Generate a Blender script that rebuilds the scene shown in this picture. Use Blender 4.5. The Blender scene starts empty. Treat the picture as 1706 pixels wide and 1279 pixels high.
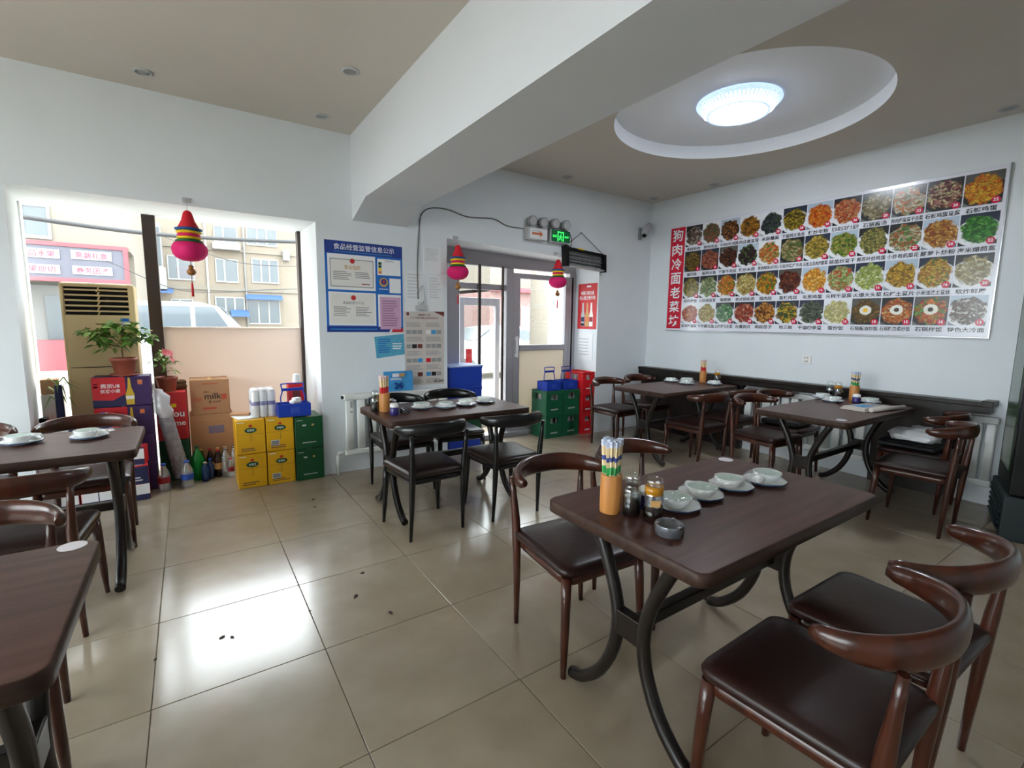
import bpy, bmesh, math, random
from mathutils import Matrix, Vector
random.seed(7)
sc = bpy.context.scene
COL = sc.collection
PI = math.pi

# ------------------------------------------------------------------ camera
YAW, PITCH, ROLL, FPX = 0.594612, -0.126768, 0.01345, 796.9
fw = Vector((math.sin(YAW)*math.cos(PITCH), math.cos(YAW)*math.cos(PITCH), math.sin(PITCH)))
rt = Vector((math.cos(YAW), -math.sin(YAW), 0)); up = rt.cross(fw)
r2 = rt*math.cos(ROLL)+up*math.sin(ROLL); u2 = up*math.cos(ROLL)-rt*math.sin(ROLL)
cam_d = bpy.data.cameras.new('camera'); cam = bpy.data.objects.new('camera', cam_d); COL.objects.link(cam)
cam.matrix_world = Matrix(((r2.x,u2.x,-fw.x,0),(r2.y,u2.y,-fw.y,0),(r2.z,u2.z,-fw.z,1.40),(0,0,0,1)))
cam_d.sensor_width = 36.0; cam_d.lens = 36.0*FPX/1706.0; cam_d.clip_start = 0.05; cam_d.clip_end = 300
sc.camera = cam

# ------------------------------------------------------------------ sky and exposure
wd = bpy.data.worlds.new('overcast_sky'); sc.world = wd; wd.use_nodes = True
bgn = wd.node_tree.nodes['Background']; bgn.inputs[0].default_value = (0.90,0.955,1.0,1); bgn.inputs[1].default_value = 11.5
LAMP_STRENGTH = 46.0   # the lamp in the round recess
sc.view_settings.view_transform = 'Standard'; sc.view_settings.look = 'None'
sc.view_settings.exposure = 0.25; sc.view_settings.gamma = 1.0; sc.view_settings.use_curve_mapping = False

# ------------------------------------------------------------------ materials
def lin(c): return c/12.92 if c <= .04045 else ((c+.055)/1.055)**2.4
def S(r,g,b): return (lin(r/255),lin(g/255),lin(b/255))
def newmat(name):
    m = bpy.data.materials.new(name); m.use_nodes = True
    return m, m.node_tree, m.node_tree.nodes['Principled BSDF']
def link(nt,a,b): nt.links.new(a,b)
def M(name, col, rough=.5, metal=0, noise=0, nscale=8, stretch=(1,1,1), spec=.5, bump=0, bscale=40, emit=None, estr=0, coat=0, trans=0):
    m,nt,p = newmat(name)
    p.inputs['Base Color'].default_value = (*col,1); p.inputs['Roughness'].default_value = rough
    p.inputs['Metallic'].default_value = metal; p.inputs['Specular IOR Level'].default_value = spec
    if coat: p.inputs['Coat Weight'].default_value = coat; p.inputs['Coat Roughness'].default_value = .12
    if trans: p.inputs['Transmission Weight'].default_value = trans
    if emit: p.inputs['Emission Color'].default_value = (*emit,1); p.inputs['Emission Strength'].default_value = estr
    if noise or bump:
        tc = nt.nodes.new('ShaderNodeTexCoord'); mp = nt.nodes.new('ShaderNodeMapping'); mp.inputs['Scale'].default_value = stretch
        link(nt,tc.outputs['Object'],mp.inputs[0])
    if noise:
        n = nt.nodes.new('ShaderNodeTexNoise'); n.inputs['Scale'].default_value = nscale; n.inputs['Detail'].default_value = 5
        link(nt,mp.outputs[0],n.inputs[0])
        r = nt.nodes.new('ShaderNodeValToRGB'); r.color_ramp.elements[0].position=.3; r.color_ramp.elements[1].position=.7
        lo = tuple(c*(1-noise) for c in col); hi = tuple(min(1,c*(1+noise)) for c in col)
        r.color_ramp.elements[0].color=(*lo,1); r.color_ramp.elements[1].color=(*hi,1)
        link(nt,n.outputs[0],r.inputs[0]); link(nt,r.outputs[0],p.inputs['Base Color'])
    if bump:
        b = nt.nodes.new('ShaderNodeTexNoise'); b.inputs['Scale'].default_value = bscale
        link(nt,mp.outputs[0],b.inputs[0]); bp = nt.nodes.new('ShaderNodeBump'); bp.inputs['Strength'].default_value = bump; bp.inputs['Distance'].default_value=.01
        link(nt,b.outputs[0],bp.inputs['Height']); link(nt,bp.outputs[0],p.inputs['Normal'])
    return m
def film(name, tint=(1,1,1), gloss=.1, rough=.05, bump=0, bscale=60, body=None, bodyfac=0):
    """thin clear sheet: mostly transparent with a little gloss (and an optional milky body)"""
    m = bpy.data.materials.new(name); m.use_nodes = True; nt = m.node_tree; nt.nodes.clear()
    o = nt.nodes.new('ShaderNodeOutputMaterial'); t = nt.nodes.new('ShaderNodeBsdfTransparent'); t.inputs[0].default_value=(*tint,1)
    g = nt.nodes.new('ShaderNodeBsdfGlossy'); g.inputs['Roughness'].default_value = rough
    mx = nt.nodes.new('ShaderNodeMixShader'); mx.inputs[0].default_value = gloss
    src = t.outputs[0]
    if body:
        d = nt.nodes.new('ShaderNodeBsdfDiffuse'); d.inputs[0].default_value=(*body,1)
        m2 = nt.nodes.new('ShaderNodeMixShader'); m2.inputs[0].default_value = bodyfac
        link(nt,t.outputs[0],m2.inputs[1]); link(nt,d.outputs[0],m2.inputs[2]); src = m2.outputs[0]
    if bump:
        tc = nt.nodes.new('ShaderNodeTexCoord'); b = nt.nodes.new('ShaderNodeTexNoise'); b.inputs['Scale'].default_value=bscale
        link(nt,tc.outputs['Object'],b.inputs[0]); bp = nt.nodes.new('ShaderNodeBump'); bp.inputs['Strength'].default_value=bump; bp.inputs['Distance'].default_value=.02
        link(nt,b.outputs[0],bp.inputs['Height']); link(nt,bp.outputs[0],g.inputs['Normal'])
    link(nt,src,mx.inputs[1]); link(nt,g.outputs[0],mx.inputs[2]); link(nt,mx.outputs[0],o.inputs[0])
    return m

m_wall = M('white_plaster', S(222,228,232), .75, noise=.02, nscale=3, bump=.03, bscale=60)
m_ceil = M('ceiling_paint', S(205,199,190), .85, noise=.015, nscale=2)
m_beam = M('beam_plaster', S(217,222,227), .8, noise=.015, nscale=2)
m_grout = M('grout', S(120,112,100), .9)
def tile_mat():
    m,nt,p = newmat('polished_beige_tile')
    tc = nt.nodes.new('ShaderNodeTexCoord'); oi = nt.nodes.new('ShaderNodeObjectInfo')
    ad = nt.nodes.new('ShaderNodeVectorMath'); ad.operation='MULTIPLY_ADD'; ad.inputs[1].default_value=(1,1,1)
    link(nt,tc.outputs['Object'],ad.inputs[0]); 
    sc_ = nt.nodes.new('ShaderNodeVectorMath'); sc_.operation='SCALE'; sc_.inputs['Scale'].default_value=37; 
    cb = nt.nodes.new('ShaderNodeCombineXYZ'); link(nt,oi.outputs['Random'],cb.inputs[0]); link(nt,oi.outputs['Random'],cb.inputs[1])
    link(nt,cb.outputs[0],sc_.inputs[0]); link(nt,sc_.outputs[0],ad.inputs[2])
    n = nt.nodes.new('ShaderNodeTexNoise'); n.inputs['Scale'].default_value=5; n.inputs['Detail'].default_value=6
    link(nt,ad.outputs[0],n.inputs[0])
    r = nt.nodes.new('ShaderNodeValToRGB'); r.color_ramp.elements[0].position=.3; r.color_ramp.elements[1].position=.72
    r.color_ramp.elements[0].color=(*S(154,140,120),1); r.color_ramp.elements[1].color=(*S(167,154,135),1)
    link(nt,n.outputs[0],r.inputs[0]); link(nt,r.outputs[0],p.inputs['Base Color'])
    r3 = nt.nodes.new('ShaderNodeMapRange'); r3.inputs[3].default_value=.12; r3.inputs[4].default_value=.22
    link(nt,n.outputs[0],r3.inputs[0]); link(nt,r3.outputs[0],p.inputs['Roughness']); p.inputs['Specular IOR Level'].default_value=.9
    return m
m_tile = tile_mat()
def wood(name, c1, c2, rough=.35, scale=2.0, stretch=(1,14,14), coat=0, spec=.5):
    m,nt,p = newmat(name)
    tc = nt.nodes.new('ShaderNodeTexCoord'); mp = nt.nodes.new('ShaderNodeMapping'); mp.inputs['Scale'].default_value = stretch
    n = nt.nodes.new('ShaderNodeTexNoise'); n.inputs['Scale'].default_value = scale; n.inputs['Detail'].default_value=7; n.inputs['Distortion'].default_value=.6
    link(nt,tc.outputs['Object'],mp.inputs[0]); link(nt,mp.outputs[0],n.inputs[0])
    r = nt.nodes.new('ShaderNodeValToRGB'); r.color_ramp.elements[0].position=.32; r.color_ramp.elements[1].position=.68
    r.color_ramp.elements[0].color=(*c1,1); r.color_ramp.elements[1].color=(*c2,1)
    link(nt,n.outputs[0],r.inputs[0]); link(nt,r.outputs[0],p.inputs['Base Color']); p.inputs['Roughness'].default_value=rough
    p.inputs['Specular IOR Level'].default_value=spec
    if coat: p.inputs['Coat Weight'].default_value=coat; p.inputs['Coat Roughness'].default_value=.15
    return m
m_top = wood('walnut_laminate', S(66,40,33), S(90,58,49), .36, 2.2, spec=.2)
m_edge = wood('laminate_edge', S(50,35,29), S(66,48,40), .45, 2.2, spec=.2)
m_frame = wood('dark_varnished_wood', S(48,20,11), S(74,34,20), .28, 3, (8,8,1), coat=.35, spec=.35)
m_blackwood = M('black_lacquered_wood', S(15,16,17), .28, coat=.25, spec=.3)
m_leather = M('dark_brown_leather', S(38,20,17), .36, spec=.35, noise=.12, nscale=10, bump=.05, bscale=30)
m_leather2 = M('brown_black_leather', S(36,24,21), .36, spec=.4, noise=.12, nscale=10, bump=.05, bscale=30)
m_legdark = M('black_brown_steel_tube', S(27,21,18), .36, spec=.3, coat=.12)
m_alu = M('grey_aluminium', S(168,166,172), .4, metal=.2)
m_whitepl = M('white_plastic', S(232,232,230), .4)
m_white = M('white_enamel', S(226,229,226), .35)
m_black = M('black_plastic', S(14,14,15), .4, spec=.25)
m_dkbrown = M('dark_brown_frame', S(58,44,38), .5)
m_glass = film('window_glass', (.97,.985,.98), .06, .0)
def translucent(name,col,fac):
    m,nt,p = newmat(name); p.inputs['Base Color'].default_value=(*col,1); p.inputs['Roughness'].default_value=.35
    t = nt.nodes.new('ShaderNodeBsdfTranslucent'); t.inputs[0].default_value=(*col,1)
    mx = nt.nodes.new('ShaderNodeMixShader'); mx.inputs[0].default_value=fac
    o = nt.nodes['Material Output']; link(nt,p.outputs[0],mx.inputs[1]); link(nt,t.outputs[0],mx.inputs[2]); link(nt,mx.outputs[0],o.inputs[0])
    return m
m_frost = translucent('cream_frosted_sheet', S(226,218,202), .3)
m_beige = translucent('beige_frosted_sheet', S(222,209,198), .34)
m_marble = M('dark_marble', S(34,28,24), .32, spec=.3, noise=.45, nscale=14)
m_red = M('red_plastic', S(214,28,38), .35); m_green = M('green_plastic', S(16,92,62), .4)
m_blue = M('blue_plastic', S(22,60,170), .35); m_navy = M('navy_card', S(34,38,82), .5)
m_dkcav = M('dark_inside', S(12,12,12), .9)
m_card = M('brown_cardboard', S(176,132,96), .8, noise=.05, nscale=5)
m_yellow = M('yellow_card', S(228,172,16), .45, noise=.03, nscale=6)
m_purple = M('purple_card', S(58,36,88), .45); m_redcard = M('red_card', S(200,36,44), .45)
m_dkgreen = M('dark_green_card', S(10,74,40), .45); m_whitecard = M('white_card', S(236,236,238), .5)
m_paper = M('white_paper', S(228,230,232), .7); m_ink = M('black_ink', S(24,22,26), .7)
m_terra = M('terracotta_plastic', S(150,78,60), .5, noise=.05, nscale=6); m_soil = M('soil', S(60,44,34), .95, noise=.3, nscale=30)
m_leaf = M('leaf_green', S(92,140,52), .45, noise=.25, nscale=20); m_leaf2 = M('light_leaf_green', S(140,172,84), .45, noise=.2, nscale=20)
m_stem = M('stem_brown', S(112,86,60), .8); m_pink = M('pink_petals', S(240,140,150), .6)
m_acbody = M('aged_cream_plastic', S(222,196,146), .45, noise=.03, nscale=4)
m_bamboo = wood('bamboo', S(178,116,58), S(204,142,78), .4, 3, (10,10,1)); m_chop = M('chopstick_wood', S(226,204,160), .6)
m_por = M('white_porcelain', S(236,240,240), .18); m_mint = M('pale_green_glaze', S(200,228,216), .2, noise=.1, nscale=60)
m_bluerim = M('blue_glaze', S(60,84,120), .2)
m_film = film('shrink_wrap', (1,1,1), .14, .06, bump=.35, bscale=40, body=(.9,.95,.97), bodyfac=.15)
m_bag = film('milky_plastic', (.95,.97,1), .07, .25, bump=.8, bscale=18, body=(.80,.82,.84), bodyfac=.6)
m_cupfilm = film('stacked_cup_plastic', (.95,.96,.98), .2, .12, bump=.6, bscale=60, body=(.42,.42,.46), bodyfac=.75)
m_cups = M('stacked_paper_cups', S(140,138,144), .3, noise=.3, nscale=22, bump=.5, bscale=70)
m_recess = M('lamplit_ceiling_paint', S(236,238,241), .8)  # lamp glow in the recess put into a whiter copy of the ceiling colour
m_bglass = film('bottle_glass', (.93,.96,.95), .16, .03)
m_soy = M('soy_sauce', S(20,10,8), .15); m_amber = M('amber_oil', S(196,134,30), .15, trans=.2); m_vin = M('dark_vinegar', S(30,18,14), .15)
m_jar = M('purple_jar', S(52,44,110), .3); m_steel = M('brushed_steel', S(170,172,176), .25, metal=.9)
m_sticker = M('white_sticker', S(226,222,228), .5)
m_petgreen = M('green_bottle', S(14,150,60), .15, trans=.25); m_petblue = M('blue_bottle', S(30,70,130), .2, trans=.2); m_petdark = M('brown_glass_bottle', S(46,22,14), .12)
m_clear = film('clear_pet', (.92,.95,.96), .2, .08, bump=.3, bscale=40, body=(.8,.84,.86), bodyfac=.25)
m_cap = M('blue_cap', S(40,90,200), .4)
m_magenta = M('magenta_tissue', S(226,16,110), .7); m_redt = M('red_tissue', S(214,18,40), .7); m_bluet = M('blue_tissue', S(28,78,140), .7)
m_yelt = M('yellow_tissue', S(244,206,30), .7); m_grt = M('green_tissue', S(30,110,50), .7); m_gold = M('gold_charm', S(150,96,36), .4)
m_faint = M('faint_print', S(204,207,210), .7); m_wire = M('grey_cable', S(112,110,106), .6); m_wirew = M('white_cable', S(190,190,188), .6); m_wireb = M('black_cable', S(40,40,42), .6)
m_lampon = M('lit_diffuser', (1,1,1), .4, emit=(.90,.95,1.0), estr=LAMP_STRENGTH)
m_crystal = M('lit_acrylic_ring', S(214,226,250), .15, spec=.8, emit=(.46,.64,1.0), estr=.95)
m_exit = M('lit_green_sign', S(0,40,16), .4, emit=(0.0,.10,.03), estr=.5); m_exitg = M('lit_green_symbol', S(40,255,90), .4, emit=(.06,1.0,.16), estr=1.3)
m_board = M('white_menu_board', S(226,228,238), .16, spec=.5); m_menured = M('menu_red', S(206,26,52), .2); m_badge = M('price_red', S(206,22,70), .2)
m_menuink = M('menu_black', S(26,24,34), .2); m_menuwhite = M('menu_white', S(240,240,244), .2)
m_facade = M('cream_facade', S(112,103,90), .85, noise=.04, nscale=.6); m_facade2 = M('pale_facade', S(106,100,90), .85, noise=.03, nscale=.5)
m_fglass = M('facade_glass', S(66,74,78), .2, noise=.15, nscale=.8); m_fframe = M('facade_frame_white', S(126,126,124), .6)
m_pinkish = M('dusty_pink_stone', S(116,92,88), .85); m_street = M('concrete_street', S(160,153,144), .9, noise=.06, nscale=.5)
m_car = M('white_car_paint', S(140,142,143), .25, coat=.4); m_carwin = M('car_window', S(60,68,74), .1); m_tyre = M('tyre', S(36,36,38), .8)
m_signwhite = M('sign_white_strip', S(128,128,142), .6)
m_signgrey = M('shop_sign_grey', S(70,70,80), .6); m_signpink = M('shop_sign_red_frame', S(130,48,56), .6)
m_signred = M('sign_red_letters', S(150,30,44), .6); m_awn = M('blue_awning', S(44,76,124), .6)
m_poster = M('poster_blue', S(20,104,190), .4); m_posterdk = M('poster_dark_blue', S(26,56,140), .4)
m_cert = M('certificate_paper', S(230,228,223), .5); m_certpink = M('pink_paper', S(206,164,196), .6); m_certline = M('grey_print', S(150,150,152), .7)
m_cyan = M('cyan_card', S(86,166,196), .5, noise=.08, nscale=20); m_news = M('newsprint', S(204,196,190), .7); m_skin = M('red_print', S(200,50,44), .6)
m_skyblue = M('sky_blue_print', S(60,150,210), .5, noise=.15, nscale=12); m_orange = M('orange_print', S(214,120,70), .5)
m_tan = M('tan_print', S(196,152,92), .5); m_brownp = M('brown_print', S(110,50,40), .6)
m_grey = M('grey_plastic', S(150,152,152), .5); m_greyl = M('light_grey_card', S(184,186,188), .6)
m_reflector = M('lamp_reflector', S(196,198,202), .25, metal=.35)
m_leafdry = M('dry_leaf', S(52,40,34), .9)
m_teal = M('dark_teal_plastic', S(30,44,46), .5); m_fridgegreen = M('dark_green_glass', S(38,66,34), .2)

# ------------------------------------------------------------------ mesh helpers
class MB:
    def __init__(s): s.v=[]; s.f=[]; s.m=[]; s.sm=[]
    def add(s, vs, fs, m=0, smooth=False):
        o=len(s.v); s.v += [tuple(v) for v in vs]
        for f in fs: s.f.append(tuple(i+o for i in f)); s.m.append(m); s.sm.append(smooth)
        return s
    def box(s,x0,x1,y0,y1,z0,z1,m=0):
        v=[(x0,y0,z0),(x1,y0,z0),(x1,y1,z0),(x0,y1,z0),(x0,y0,z1),(x1,y0,z1),(x1,y1,z1),(x0,y1,z1)]
        return s.hexa(v,m)
    def hexa(s,v,m=0): return s.add(v,[(0,3,2,1),(4,5,6,7),(0,1,5,4),(1,2,6,5),(2,3,7,6),(3,0,4,7)],m)
    def bev(s,x0,x1,y0,y1,z0,z1,r=.01,m=0,seg=2):
        bm=bmesh.new(); bmesh.ops.create_cube(bm,size=1)
        for v in bm.verts: v.co=Vector(((x0+x1)/2+v.co.x*(x1-x0),(y0+y1)/2+v.co.y*(y1-y0),(z0+z1)/2+v.co.z*(z1-z0)))
        bmesh.ops.bevel(bm,geom=list(bm.edges),offset=r,segments=seg,profile=.5,affect='EDGES')
        bm.verts.index_update(); s.add([v.co[:] for v in bm.verts],[[v.index for v in f.verts] for f in bm.faces],m); bm.free(); return s
    def loft(s,rings,m=0,cap0=True,cap1=True,smooth=True,closed=True):
        n=len(rings[0]); o=[]; vs=[]
        for r in rings: vs+=r
        fs=[]
        for i in range(len(rings)-1):
            for j in range(n if closed else n-1):
                k=(j+1)%n; fs.append((i*n+j,i*n+k,(i+1)*n+k,(i+1)*n+j))
        s.add(vs,fs,m,smooth)
        b=len(s.v)-len(vs)
        if cap0: s.f.append(tuple(b+j for j in reversed(range(n)))); s.m.append(m); s.sm.append(False)
        if cap1: s.f.append(tuple(b+(len(rings)-1)*n+j for j in range(n))); s.m.append(m); s.sm.append(False)
        return s
    def lathe(s,prof,n=20,c=(0,0,0),m=0,cap0=True,cap1=True,pleat=0,np=0):
        rings=[]
        for r,z in prof:
            ring=[]
            for j in range(n):
                a=2*PI*j/n; rr=r*(1+ (pleat if j%2 else -pleat))
                ring.append((c[0]+rr*math.cos(a),c[1]+rr*math.sin(a),c[2]+z))
            rings.append(ring)
        return s.loft(rings,m,cap0,cap1,True)
    def tube(s,pts,rad,n=10,m=0,ell=None,upv=(0,0,1),caps=True):
        pts=[Vector(p) for p in pts]; rings=[]
        for i,p in enumerate(pts):
            t=(pts[min(i+1,len(pts)-1)]-pts[max(i-1,0)]).normalized()
            u=Vector(upv)
            if abs(t.dot(u))>.98: u=Vector((1,0,0)) if abs(t.x)<.9 else Vector((0,1,0))
            a=t.cross(u).normalized(); b=a.cross(t).normalized()
            if ell: ra,rb=ell[i]
            else: ra=rb=rad[i] if isinstance(rad,(list,tuple)) else rad
            rings.append([tuple(p+a*ra*math.cos(2*PI*j/n)+b*rb*math.sin(2*PI*j/n)) for j in range(n)])
        return s.loft(rings,m,caps,caps,True)
    def disc(s,c,r,n=24,m=0,axis='z',ry=None):
        ry=ry or r; vs=[]
        for j in range(n):
            a=2*PI*j/n; x,y=r*math.cos(a),ry*math.sin(a)
            vs.append((c[0]+x,c[1]+y,c[2]) if axis=='z' else (c[0]+x,c[1],c[2]+y) if axis=='y' else (c[0],c[1]+x,c[2]+y))
        f=tuple(range(n)) if axis in 'zx' else tuple(range(n))
        return s.add(vs,[f],m)
    def quad(s,p,m=0): return s.add(p,[(0,1,2,3)],m)
    def mesh(s,name,mats):
        me=bpy.data.meshes.new(name); me.from_pydata(s.v,[],s.f)
        for mt in (mats if isinstance(mats,(list,tuple)) else [mats]): me.materials.append(mt)
        me.polygons.foreach_set('material_index',s.m); me.polygons.foreach_set('use_smooth',s.sm); me.update()
        return me
def smooth_pts(pts,k=4):
    """Catmull-Rom through pts"""
    P=[Vector(p) for p in pts]; P=[P[0]*2-P[1]]+P+[P[-1]*2-P[-2]]; out=[]
    for i in range(1,len(P)-2):
        for t in range(k):
            t/=k; a,b,c,d=P[i-1],P[i],P[i+1],P[i+2]
            out.append(.5*((2*b)+(c-a)*t+(2*a-5*b+4*c-d)*t*t+(3*b-a-3*c+d)*t**3))
    out.append(P[-2]); return out
def rrect(w,d,r,z=0,n=5,wb=None,cx=0,cy=0):
    """rounded rectangle outline; wb = width at the back edge (trapezoid)"""
    pts=[]; wb=wb or w
    for sx,sy,a0 in ((1,1,0),(-1,1,90),(-1,-1,180),(1,-1,270)):
        for i in range(n+1):
            a=math.radians(a0+90*i/n); x=sx*(w/2-r)+r*math.cos(a); y=sy*(d/2-r)+r*math.sin(a)
            k=(y/d+.5); x*= (wb/w)*(1-k)+k
            pts.append((cx+x,cy+y,z))
    return pts

def tag(o,label=None,cat=None,group=None,kind=None):
    if label: o['label']=label
    if cat: o['category']=cat
    if group: o['group']=group
    if kind: o['kind']=kind
    return o
def link_obj(name,data,parent=None,loc=(0,0,0),rz=0):
    o=bpy.data.objects.new(name,data); COL.objects.link(o); o.location=loc
    if rz: o.rotation_euler=(0,0,rz)
    if parent: o.parent=parent
    return o
def ob(name,mb,mats,parent=None,loc=(0,0,0),rz=0): return link_obj(name,mb.mesh(name,mats) if isinstance(mb,MB) else mb,parent,loc,rz)
def empty(name,loc=(0,0,0),rz=0):
    o=link_obj(name,None,None,loc,rz); o.empty_display_size=.1; return o
def copy_tree(o,parent=None,kids=None):
    c=o.copy(); COL.objects.link(c); c.parent=parent
    for ch in list(KIDS.get(o,[])) if kids is None else kids: copy_tree(ch,c)
    return c
KIDS={}
def index_kids():
    KIDS.clear()
    for o in bpy.data.objects:
        if o.parent: KIDS.setdefault(o.parent,[]).append(o)
def place(proto,first,loc,rz,label,group=None):
    o=proto if first else copy_tree(proto)
    o.location=loc; o.rotation_euler=(0,0,rz); o['label']=label
    if group: o['group']=group
    return o

# ---- flat lettering: one FONT curve per distinct string, turned into a mesh and fitted to a box
TEXTS=[]
def text(body,parent,c,w,h,mat,face='A',name='lettering',bold=0,stretch=False,out=.0015,rot=0,label=None):
    TEXTS.append((body,parent,c,w,h,mat,face,name,bold,stretch,out,rot,label))
FACE={'A':((1,0,0),(0,0,1),(0,-1,0)),'B':((0,-1,0),(0,0,1),(-1,0,0)),'T':((1,0,0),(0,1,0),(0,0,1)),'R':((0,1,0),(0,0,1),(1,0,0))}
def flush_text():
    cache={}
    for t in TEXTS:
        k=(t[0],t[8])
        if k in cache: continue
        cu=bpy.data.curves.new('lettering','FONT'); cu.body=t[0]; cu.size=1; cu.resolution_u=2; cu.offset=t[8]; cu.align_x='CENTER'
        o=bpy.data.objects.new('lettering',cu); COL.objects.link(o); cache[k]=o
    dg=bpy.context.evaluated_depsgraph_get(); dg.update()
    for k,o in list(cache.items()):
        me=bpy.data.meshes.new_from_object(o.evaluated_get(dg))
        vs=[v.co.copy() for v in me.vertices]; fs=[tuple(p.vertices) for p in me.polygons]
        bpy.data.objects.remove(o); bpy.data.meshes.remove(me); cache[k]=(vs,fs)
    for body,parent,c,w,h,mat,face,name,bold,stretch,out,rot,label in TEXTS:
        vs,fs=cache[(body,bold)]
        if not vs: continue
        x0=min(v.x for v in vs);x1=max(v.x for v in vs);y0=min(v.y for v in vs);y1=max(v.y for v in vs)
        sx=w/(x1-x0); sy=h/(y1-y0)
        if not stretch: sx=sy=min(sx,sy)
        ax,ay,az=[Vector(q) for q in FACE[face]]
        if rot: q=Matrix.Rotation(rot,3,az); ax=q@ax; ay=q@ay
        cc=Vector(c)+az*out
        mb=MB(); mb.add([cc+ax*((v.x-(x0+x1)/2)*sx)+ay*((v.y-(y0+y1)/2)*sy) for v in vs],fs)
        o=ob(name,mb,mat,parent)
        if label: o['label']=label
# ================================================================== the room
XL,XR,YR,YA,CE = -4.0,5.236,-3.0,4.45,3.0
YW,YD = 5.35,4.92            # glass planes of the window bay and of the door
def struct(o,label=None): return tag(o,label,None,None,'structure')
fl=struct(ob('floor',MB().box(XL,XR,YR,5.45,-.06,-.004),m_grout),'polished beige floor tiles with thin dark joints')
tile_me=MB().loft([rrect(.597,.597,.004,-.01,1),rrect(.597,.597,.004,-.0012,1),rrect(.594,.594,.004,0,1)],0,smooth=False).mesh('tile',m_tile)
for i in range(-4,9):
    for j in range(-4,7):
        x,y=.41+.6*i+.3,1.41+.6*j+.3
        if x-.3>XR-.02 or y-.3>5.4: continue
        link_obj('tile',tile_me,fl,(x,y,0))
# outside the tiled block the same tiles go on, joined into one piece
mb=MB()
for i in range(-8,9):
    for j in range(-8,7):
        if i>=-4 and j>=-4: continue
        x,y=.41+.6*i,1.41+.6*j
        if x<XL-.1 or y<YR-.1: continue
        mb.box(x+.0015,x+.5985,y+.0015,y+.5985,-.01,0)
tag(ob('tile_field',mb,m_tile,fl),None,None,None,'stuff')

# back wall with the window bay and the door opening
mb=MB()
mb.box(XL-.2,-3.4,YA,5.45,0,CE)
mb.hexa([(-1.6,YA,0),(-.92,YA,0),(-1.05,5.45,0),(-1.6,5.45,0),(-1.6,YA,CE),(-.92,YA,CE),(-1.05,5.45,CE),(-1.6,5.45,CE)])
mb.hexa([(.96,YA,0),(2.2,YA,0),(2.2,5.45,0),(1.0,5.45,0),(.96,YA,CE),(2.2,YA,CE),(2.2,5.45,CE),(1.0,5.45,CE)])
mb.box(4.3,XR+.3,YA,5.45,0,CE)
mb.hexa([(-3.4,YA,2.24),(-1.6,YA,2.24),(-1.6,5.45,2.24),(-3.4,5.45,2.24),(-3.4,YA,CE),(-1.6,YA,CE),(-1.6,5.45,CE),(-3.4,5.45,CE)])
mb.hexa([(-.92,YA,2.24),(.96,YA,2.235),(1.0,5.45,2.29),(-1.05,5.45,2.29),(-.92,YA,CE),(.96,YA,CE),(1.0,5.45,CE),(-1.05,5.45,CE)])
mb.hexa([(2.2,YA,2.23),(4.3,YA,2.15),(4.3,5.45,2.18),(2.2,5.45,2.25),(2.2,YA,CE),(4.3,YA,CE),(4.3,5.45,CE),(2.2,5.45,CE)])
struct(ob('wall_back',mb,m_wall),'white wall with the window bay and the glazed door')
struct(ob('wall_right',MB().box(XR,XR+.2,YR,YA,0,CE),m_wall),'white wall behind the menu board')
struct(ob('wall_left',MB().box(XL-.2,XL,YR,-1.2,0,CE).box(XL-.2,XL,3.6,YA,0,CE).box(XL-.2,XL,-1.2,3.6,0,.5).box(XL-.2,XL,-1.2,3.6,2.75,CE),m_wall),'white side wall with a wide window')
struct(ob('wall_rear',MB().box(XL-.2,XR+.2,YR-.2,YR,0,CE),m_wall))
# ceiling with the round recess
HC=(3.63,2.28); HR=.95; N=96
angs=sorted([2*PI*i/N for i in range(N)]+[math.atan2(y-HC[1],x-HC[0])%(2*PI) for x in (XL,XR) for y in (YR,YA)])
inn=[];outr=[]
for a in angs:
    c,s_=math.cos(a),math.sin(a); inn.append((HC[0]+HR*c,HC[1]+HR*s_))
    tx=((XR if c>0 else XL)-HC[0])/c if abs(c)>1e-9 else 1e9; ty=((YA if s_>0 else YR)-HC[1])/s_ if abs(s_)>1e-9 else 1e9
    t=min(tx,ty); outr.append((HC[0]+t*c,HC[1]+t*s_))
mb=MB(); n=len(angs)
mb.loft([[(x,y,CE) for x,y in outr],[(x,y,CE) for x,y in inn]],0,False,False,smooth=False)
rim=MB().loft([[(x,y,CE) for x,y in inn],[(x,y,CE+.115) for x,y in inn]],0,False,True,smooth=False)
mb.box(XL-.2,XR+.2,YR-.2,YA+.1,CE+.16,CE+.3)
cei=struct(ob('ceiling',mb,m_ceil),'white ceiling with a beam and a round recess')
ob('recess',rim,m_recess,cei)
mb=MB(); x0,x1=1.272,1.771
prof=[(YR,2.41),(4.05,2.41),(YA,2.285)]
for (ya,za),(yb,zb) in zip(prof,prof[1:]):
    mb.hexa([(x0,ya,za),(x1,ya,za),(x1,yb,zb),(x0,yb,zb),(x0,ya,CE),(x1,ya,CE),(x1,yb,CE),(x0,yb,CE)])
ob('beam',mb,m_beam,cei)
# dark stone ledge over the radiators on the right wall
mb=MB(); mb.bev(5.09,XR,.95,4.45,.80,.835,.006); mb.box(5.105,XR,.95,4.45,.745,.80)
led=struct(ob('trim_1',mb,m_marble),'dark marble ledge running along the right wall')
ob('panel',MB().box(5.17,XR,2.98,4.45,0,.745),m_marble,led); ob('panel',MB().box(5.17,XR,1.13,1.72,0,.745),m_marble,led)
ob('end_cap',MB().bev(5.08,XR,.93,1.0,.80,.85,.005),m_marble,led)

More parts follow.
